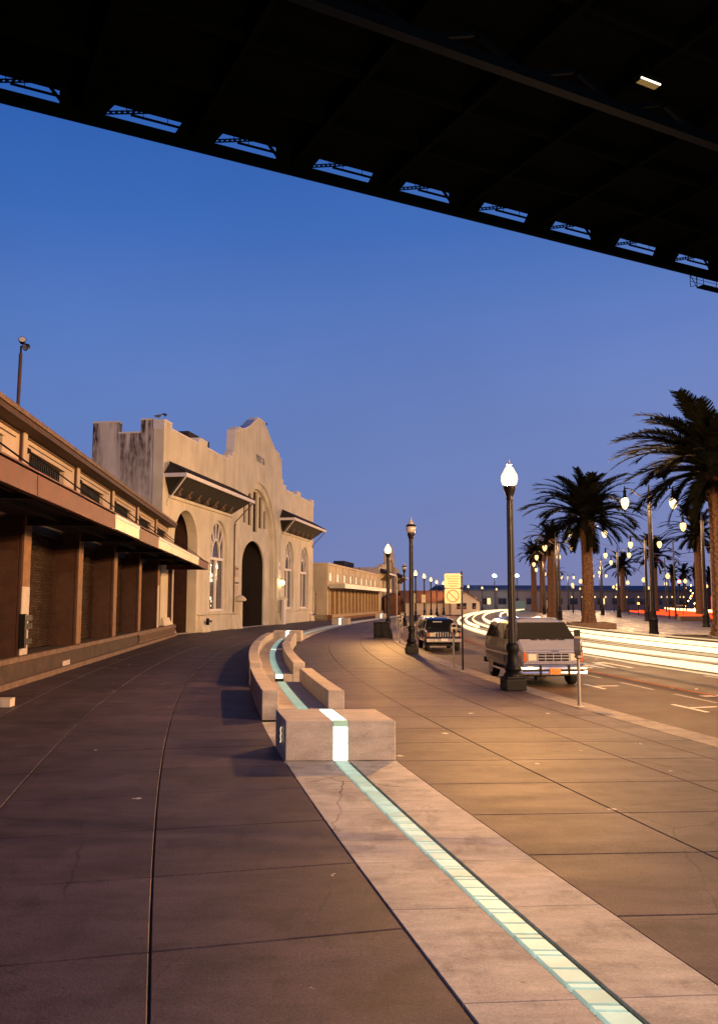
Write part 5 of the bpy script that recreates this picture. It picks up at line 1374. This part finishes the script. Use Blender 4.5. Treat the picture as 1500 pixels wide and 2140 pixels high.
# tram stop sign, signals and lit signs across the boulevard
ts = thing('stop_sign', 'dark stop name board with white letters on two posts before the red streaks', 'sign', (42.0, 112, .15), 0)
for x in (.0, 1.0): MB().box(x - .04, x + .04, -.04, .04, 0, 1.95).build('post', m_iron, ts)
sb = MB().box(-.15, 1.2, -.06, -.02, 1.45, 1.95).build('name_board', m_iron, ts); link('lettering', text_mesh('Bryant', .36, m_white, 'lettering', .003), sb, (.525, -.065, 1.7), (R(90), 0, 0))
MB().box(.15, .95, -.3, .3, -.02, .55).build('base_block', m_planterd, ts)
tr = thing('traffic_light', 'traffic light showing red beyond the stop name board', 'traffic light', (57.0, 150, 0))
MB().tube([(0, 0, 0), (0, 0, 5.2)], .09, 6).build('post', m_iron, tr); MB().box(-.2, .2, -.18, .18, 5.0, 6.2).build('signal_head', m_iron, tr); MB().lathe([(.0, 0), (.28, .02), (.28, .06), (.02, .16)], 10).build('red_lens', emis('red signal', (1, .05, .02), 60), tr, (0, -.19, 5.9), (R(90), 0, 0))
wk = thing('traffic_light', 'small orange signal low at the edge of the median', 'traffic light', (45.0, 136, .1))
MB().tube([(0, 0, 0), (0, 0, 1.9)], .07, 6).build('post', m_iron, wk); MB().box(-.2, .2, -.15, .15, 1.6, 2.3).build('signal_head', m_iron, wk); MB().lathe([(.0, 0), (.18, .02), (.02, .1)], 10).build('lens', emis('orange signal', (1, .25, .03), 14), wk, (0, -.16, 1.95), (R(90), 0, 0))
ls = thing('lit_sign', 'tall lit sign, blue white above red, between the two right hand palms', 'sign', (58.3, 138, 0))
MB().box(-.5, .5, -.2, .2, 3.3, 5.2).build('blue_panel', emis('blue white sign', (.35, .75, 1), 3.0), ls); MB().box(-.6, .6, -.2, .2, .6, 3.2).build('red_panel', emis('red sign', (1, .06, .02), 2.2), ls); MB().box(-.1, .1, .2, .4, 0, 5.0).build('post', m_iron, ls)
for k in range(10):
    rr = random.Random(k)
    t = thing('tree_light', f'{ORD[k]} from the bottom of the tiny amber string lights by the tall lit sign', 'light', (53.5 + rr.uniform(0, 1.8), 138 + rr.uniform(-1, 1), 1.2 + .42 * k), 0, 'amber string lights')
    MB().lathe([(.02, -.1), (.1, 0), (.02, .1)], 6).build('bulb', emis('amber bulb', (1, .42, .08), 30), t)
wb = thing('office_building', 'pale office building with dark windows behind the biggest palm', 'building', (50.6, 121, 0), -.43)
MB().box(0, 16, 0, 14, 0, 12.0).build('wall', mat('office wall', (.34, .33, .34), .7, var=.2, scale=.6), wb)
for fl_ in range(3):
    for k in range(4):
        f = MB().box(1 + k * 3.7, 3.6 + k * 3.7, -.06, 0, 2.4 + fl_ * 3.1, 4.4 + fl_ * 3.1).build('window', m_white, wb); MB().box(1.12 + k * 3.7, 3.48 + k * 3.7, -.075, -.061, 2.52 + fl_ * 3.1, 4.28 + fl_ * 3.1).build('pane', m_glass_dark, f)

# ------------------------------------------------------------------ far shore side buildings
fs_ = thing('far_shed', 'very long low grey violet shed with dark square windows across the distance', 'shed', (26, 246, 0), .16)
m_fs = mat('far shed wall', (.23, .19, .20), .85, var=.15, scale=.15)
MB().box(0, 150, 0, 20, -1, 5.4).build('wall', m_fs, fs_); MB().prism([(-.5, 5.4), (-.5, 5.9), (10, 7.4), (20, 5.9), (20, 5.4)], -1, 151, Matrix(((0, 1, 0, 0), (1, 0, 0, 0), (0, 0, 1, 0), (0, 0, 0, 1)))).build('roof', mat('far roof', (.10, .095, .12), .8), fs_)
for k in range(26):
    x = 5.5 + k * 4.5 + (k % 3) * .3
    f = MB().box(x, x + 2.7, -.08, 0, 1.5, 3.5).build('window', mat('far window frame', (.14, .12, .13), .7), fs_)
    MB().box(x + .15, x + 2.55, -.1, -.081, 1.65, 3.35).build('pane', m_glass_dark, f)
    if k in (1, 9, 16): MB().box(x + 1.5, x + 2.5, -.12, -.101, 1.6, 3.4).build('lit_pane', m_winlit, f)
hs = thing('far_house', 'low white house with long brown roof left of the parking sign', 'house', (8.3, 152, 0), .15)
m_hw = mat('house wall', (.50, .44, .38), .8, var=.1, scale=.5); m_hr = mat('brown roof', (.13, .055, .035), .85, var=.3, scale=1)
MB().box(0, 8.2, 0, 7, 0, 2.4).build('wall', m_hw, hs); MB().prism([(-.6, 2.2), (3.5, 4.4), (7.6, 2.2)], -.4, 8.2, Matrix(((0, 1, 0, 0), (1, 0, 0, 0), (0, 0, 1, 0), (0, 0, 0, 1)))).build('roof', m_hr, hs)
MB().prism([(8.25, 0), (13.6, 0), (13.6, 2.3), (10.9, 4.0), (8.25, 2.3)], -1.0, 7).build('gable_wing', m_hw, hs)
for x in (9.3, 10.4, 12.2): MB().box(x, x + .7, -1.06, -1.0, 1.0, 2.1).build('window', m_glass_dark, hs)
for sgn in (-1, 1): MB().bar((10.9, -1.05 + 3, 4.05), (10.9 + sgn * 3.0, 2, 2.15), 6.4, .12).build('wing_roof', m_hr, hs)
MB().prism([(-3.6, 0), (-.1, 0), (-.1, 3.0), (-1.6, 3.9), (-3.6, 3.0)], 1, 6).build('dark_annex', m_hr, hs)
kk = thing('kiosk', 'small lit kiosk with white windows right of the parking sign', 'kiosk', (20.6, 160, 0), .1)
MB().box(0, 1.7, 0, 1.6, 0, 2.6).build('body', m_hw, kk); MB().box(-.1, 1.8, -.1, 1.7, 2.6, 3.2).build('roof_sign', mat('kiosk sign', (.5, .3, .2), .6), kk)
for k in range(3): MB().box(.12 + k * .5, .5 + k * .5, -.03, 0, .7, 2.4).build('window', m_winlit, kk)
tc_ = thing('container', 'pale teal container before the far shed, right of the sign', 'container', (40.5, 226, 0), .1)
MB().box(0, 4.2, 0, 2.4, 0, 2.6).build('body', mat('teal paint', (.20, .36, .34), .6, var=.2, scale=2), tc_)
for k in range(12): MB().box(.15 + k * .34, .32 + k * .34, -.04, 0, .1, 2.5).build('rib', MATS['teal paint'], tc_)
yh = thing('site_hut', 'small yellowish hut below the distant palm clump', 'hut', (49.5, 222, 0), .1)
MB().box(0, 3.2, 0, 2.4, 0, 2.8).build('wall', mat('hut wall', (.55, .44, .18), .7, var=.2, scale=2), yh); MB().box(-.2, 3.4, -.2, 2.6, 2.8, 3.0).build('roof', m_hr, yh); MB().box(.5, 1.1, -.03, 0, .8, 2.0).build('window', m_winlit, yh)

# ------------------------------------------------------------------ headlight and tail light streaks above the carriageway
def trail(o, z, r, y0, y1, m, label, cat='light streak', step=3.0, wob=0):
    n = int((y1 - y0) / step); pts = []
    for k in range(n + 1):
        y = y0 + (y1 - y0) * k / n
        q = P(y, o + wob * math.sin(k * .7), z); pts.append(q)
    return tag(MB().tube(pts, r, 8).build('light_streak', m, smooth=True), label, cat, 'light streaks of passing traffic')
def bundle(o, z, y0, y1, label, lines):
    t = thing('light_streak', label, 'light streak', (0, 0, 0), 0, 'light streaks of passing traffic')
    for k, (do, dz, r_, st_) in enumerate(lines):
        n = int((y1 - y0) / 2.5); pts = [P(y0 + (y1 - y0) * q / n, o + do, z + dz + .012 * math.sin(q * .31 + k)) for q in range(n + 1)]
        MB().tube(pts, r_, 6).build('streak_line', emis(f'headlight streak {st_}', (1.0, .68, .36), st_), t, smooth=True)
bundle(11.85, .46, 8, 205, 'lowest white headlight streak sweeping past the van along the near lane', [(0, 0, .105, 2.3), (.05, .17, .022, .9), (-.04, -.15, .025, 1.1)])
bundle(13.35, .50, 8, 205, 'second white headlight streak, just above the lowest one', [(0, 0, .085, 2.2), (.03, .14, .020, .8)])
bundle(16.6, .46, 14, 200, 'third white headlight streak, broad, in the outer lane', [(0, 0, .11, 2.6), (.1, -.17, .025, .9)])
bundle(17.6, .58, 14, 200, 'topmost white headlight streak in the outer lane', [(0, 0, .10, 2.3), (.05, .20, .03, 1.0)])
bundle(12.6, .50, 62, 205, 'short white streak joining the far bend, nearest the kerb', [(0, 0, .12, 2.6)])
bundle(14.5, .52, 66, 205, 'short white streak joining the far bend, farther from the kerb', [(0, 0, .13, 2.6)])
trail(11.0, -.10, .012, 8, 60, m_amber, 'thin amber streak low over the road beside the lane dashes')
for o, z, lab in ((40.0, .55, 'lowest red tail light streak beyond the median'), (41.5, .6, 'second red tail light streak beyond the median'), (44.5, .75, 'upper red tail light streak beyond the median')):
    trail(o, z, .16, 70, 175, m_red, lab)
trail(48.5, .9, .2, 80, 210, m_trailfar, 'white streak of oncoming light on the far carriageway')
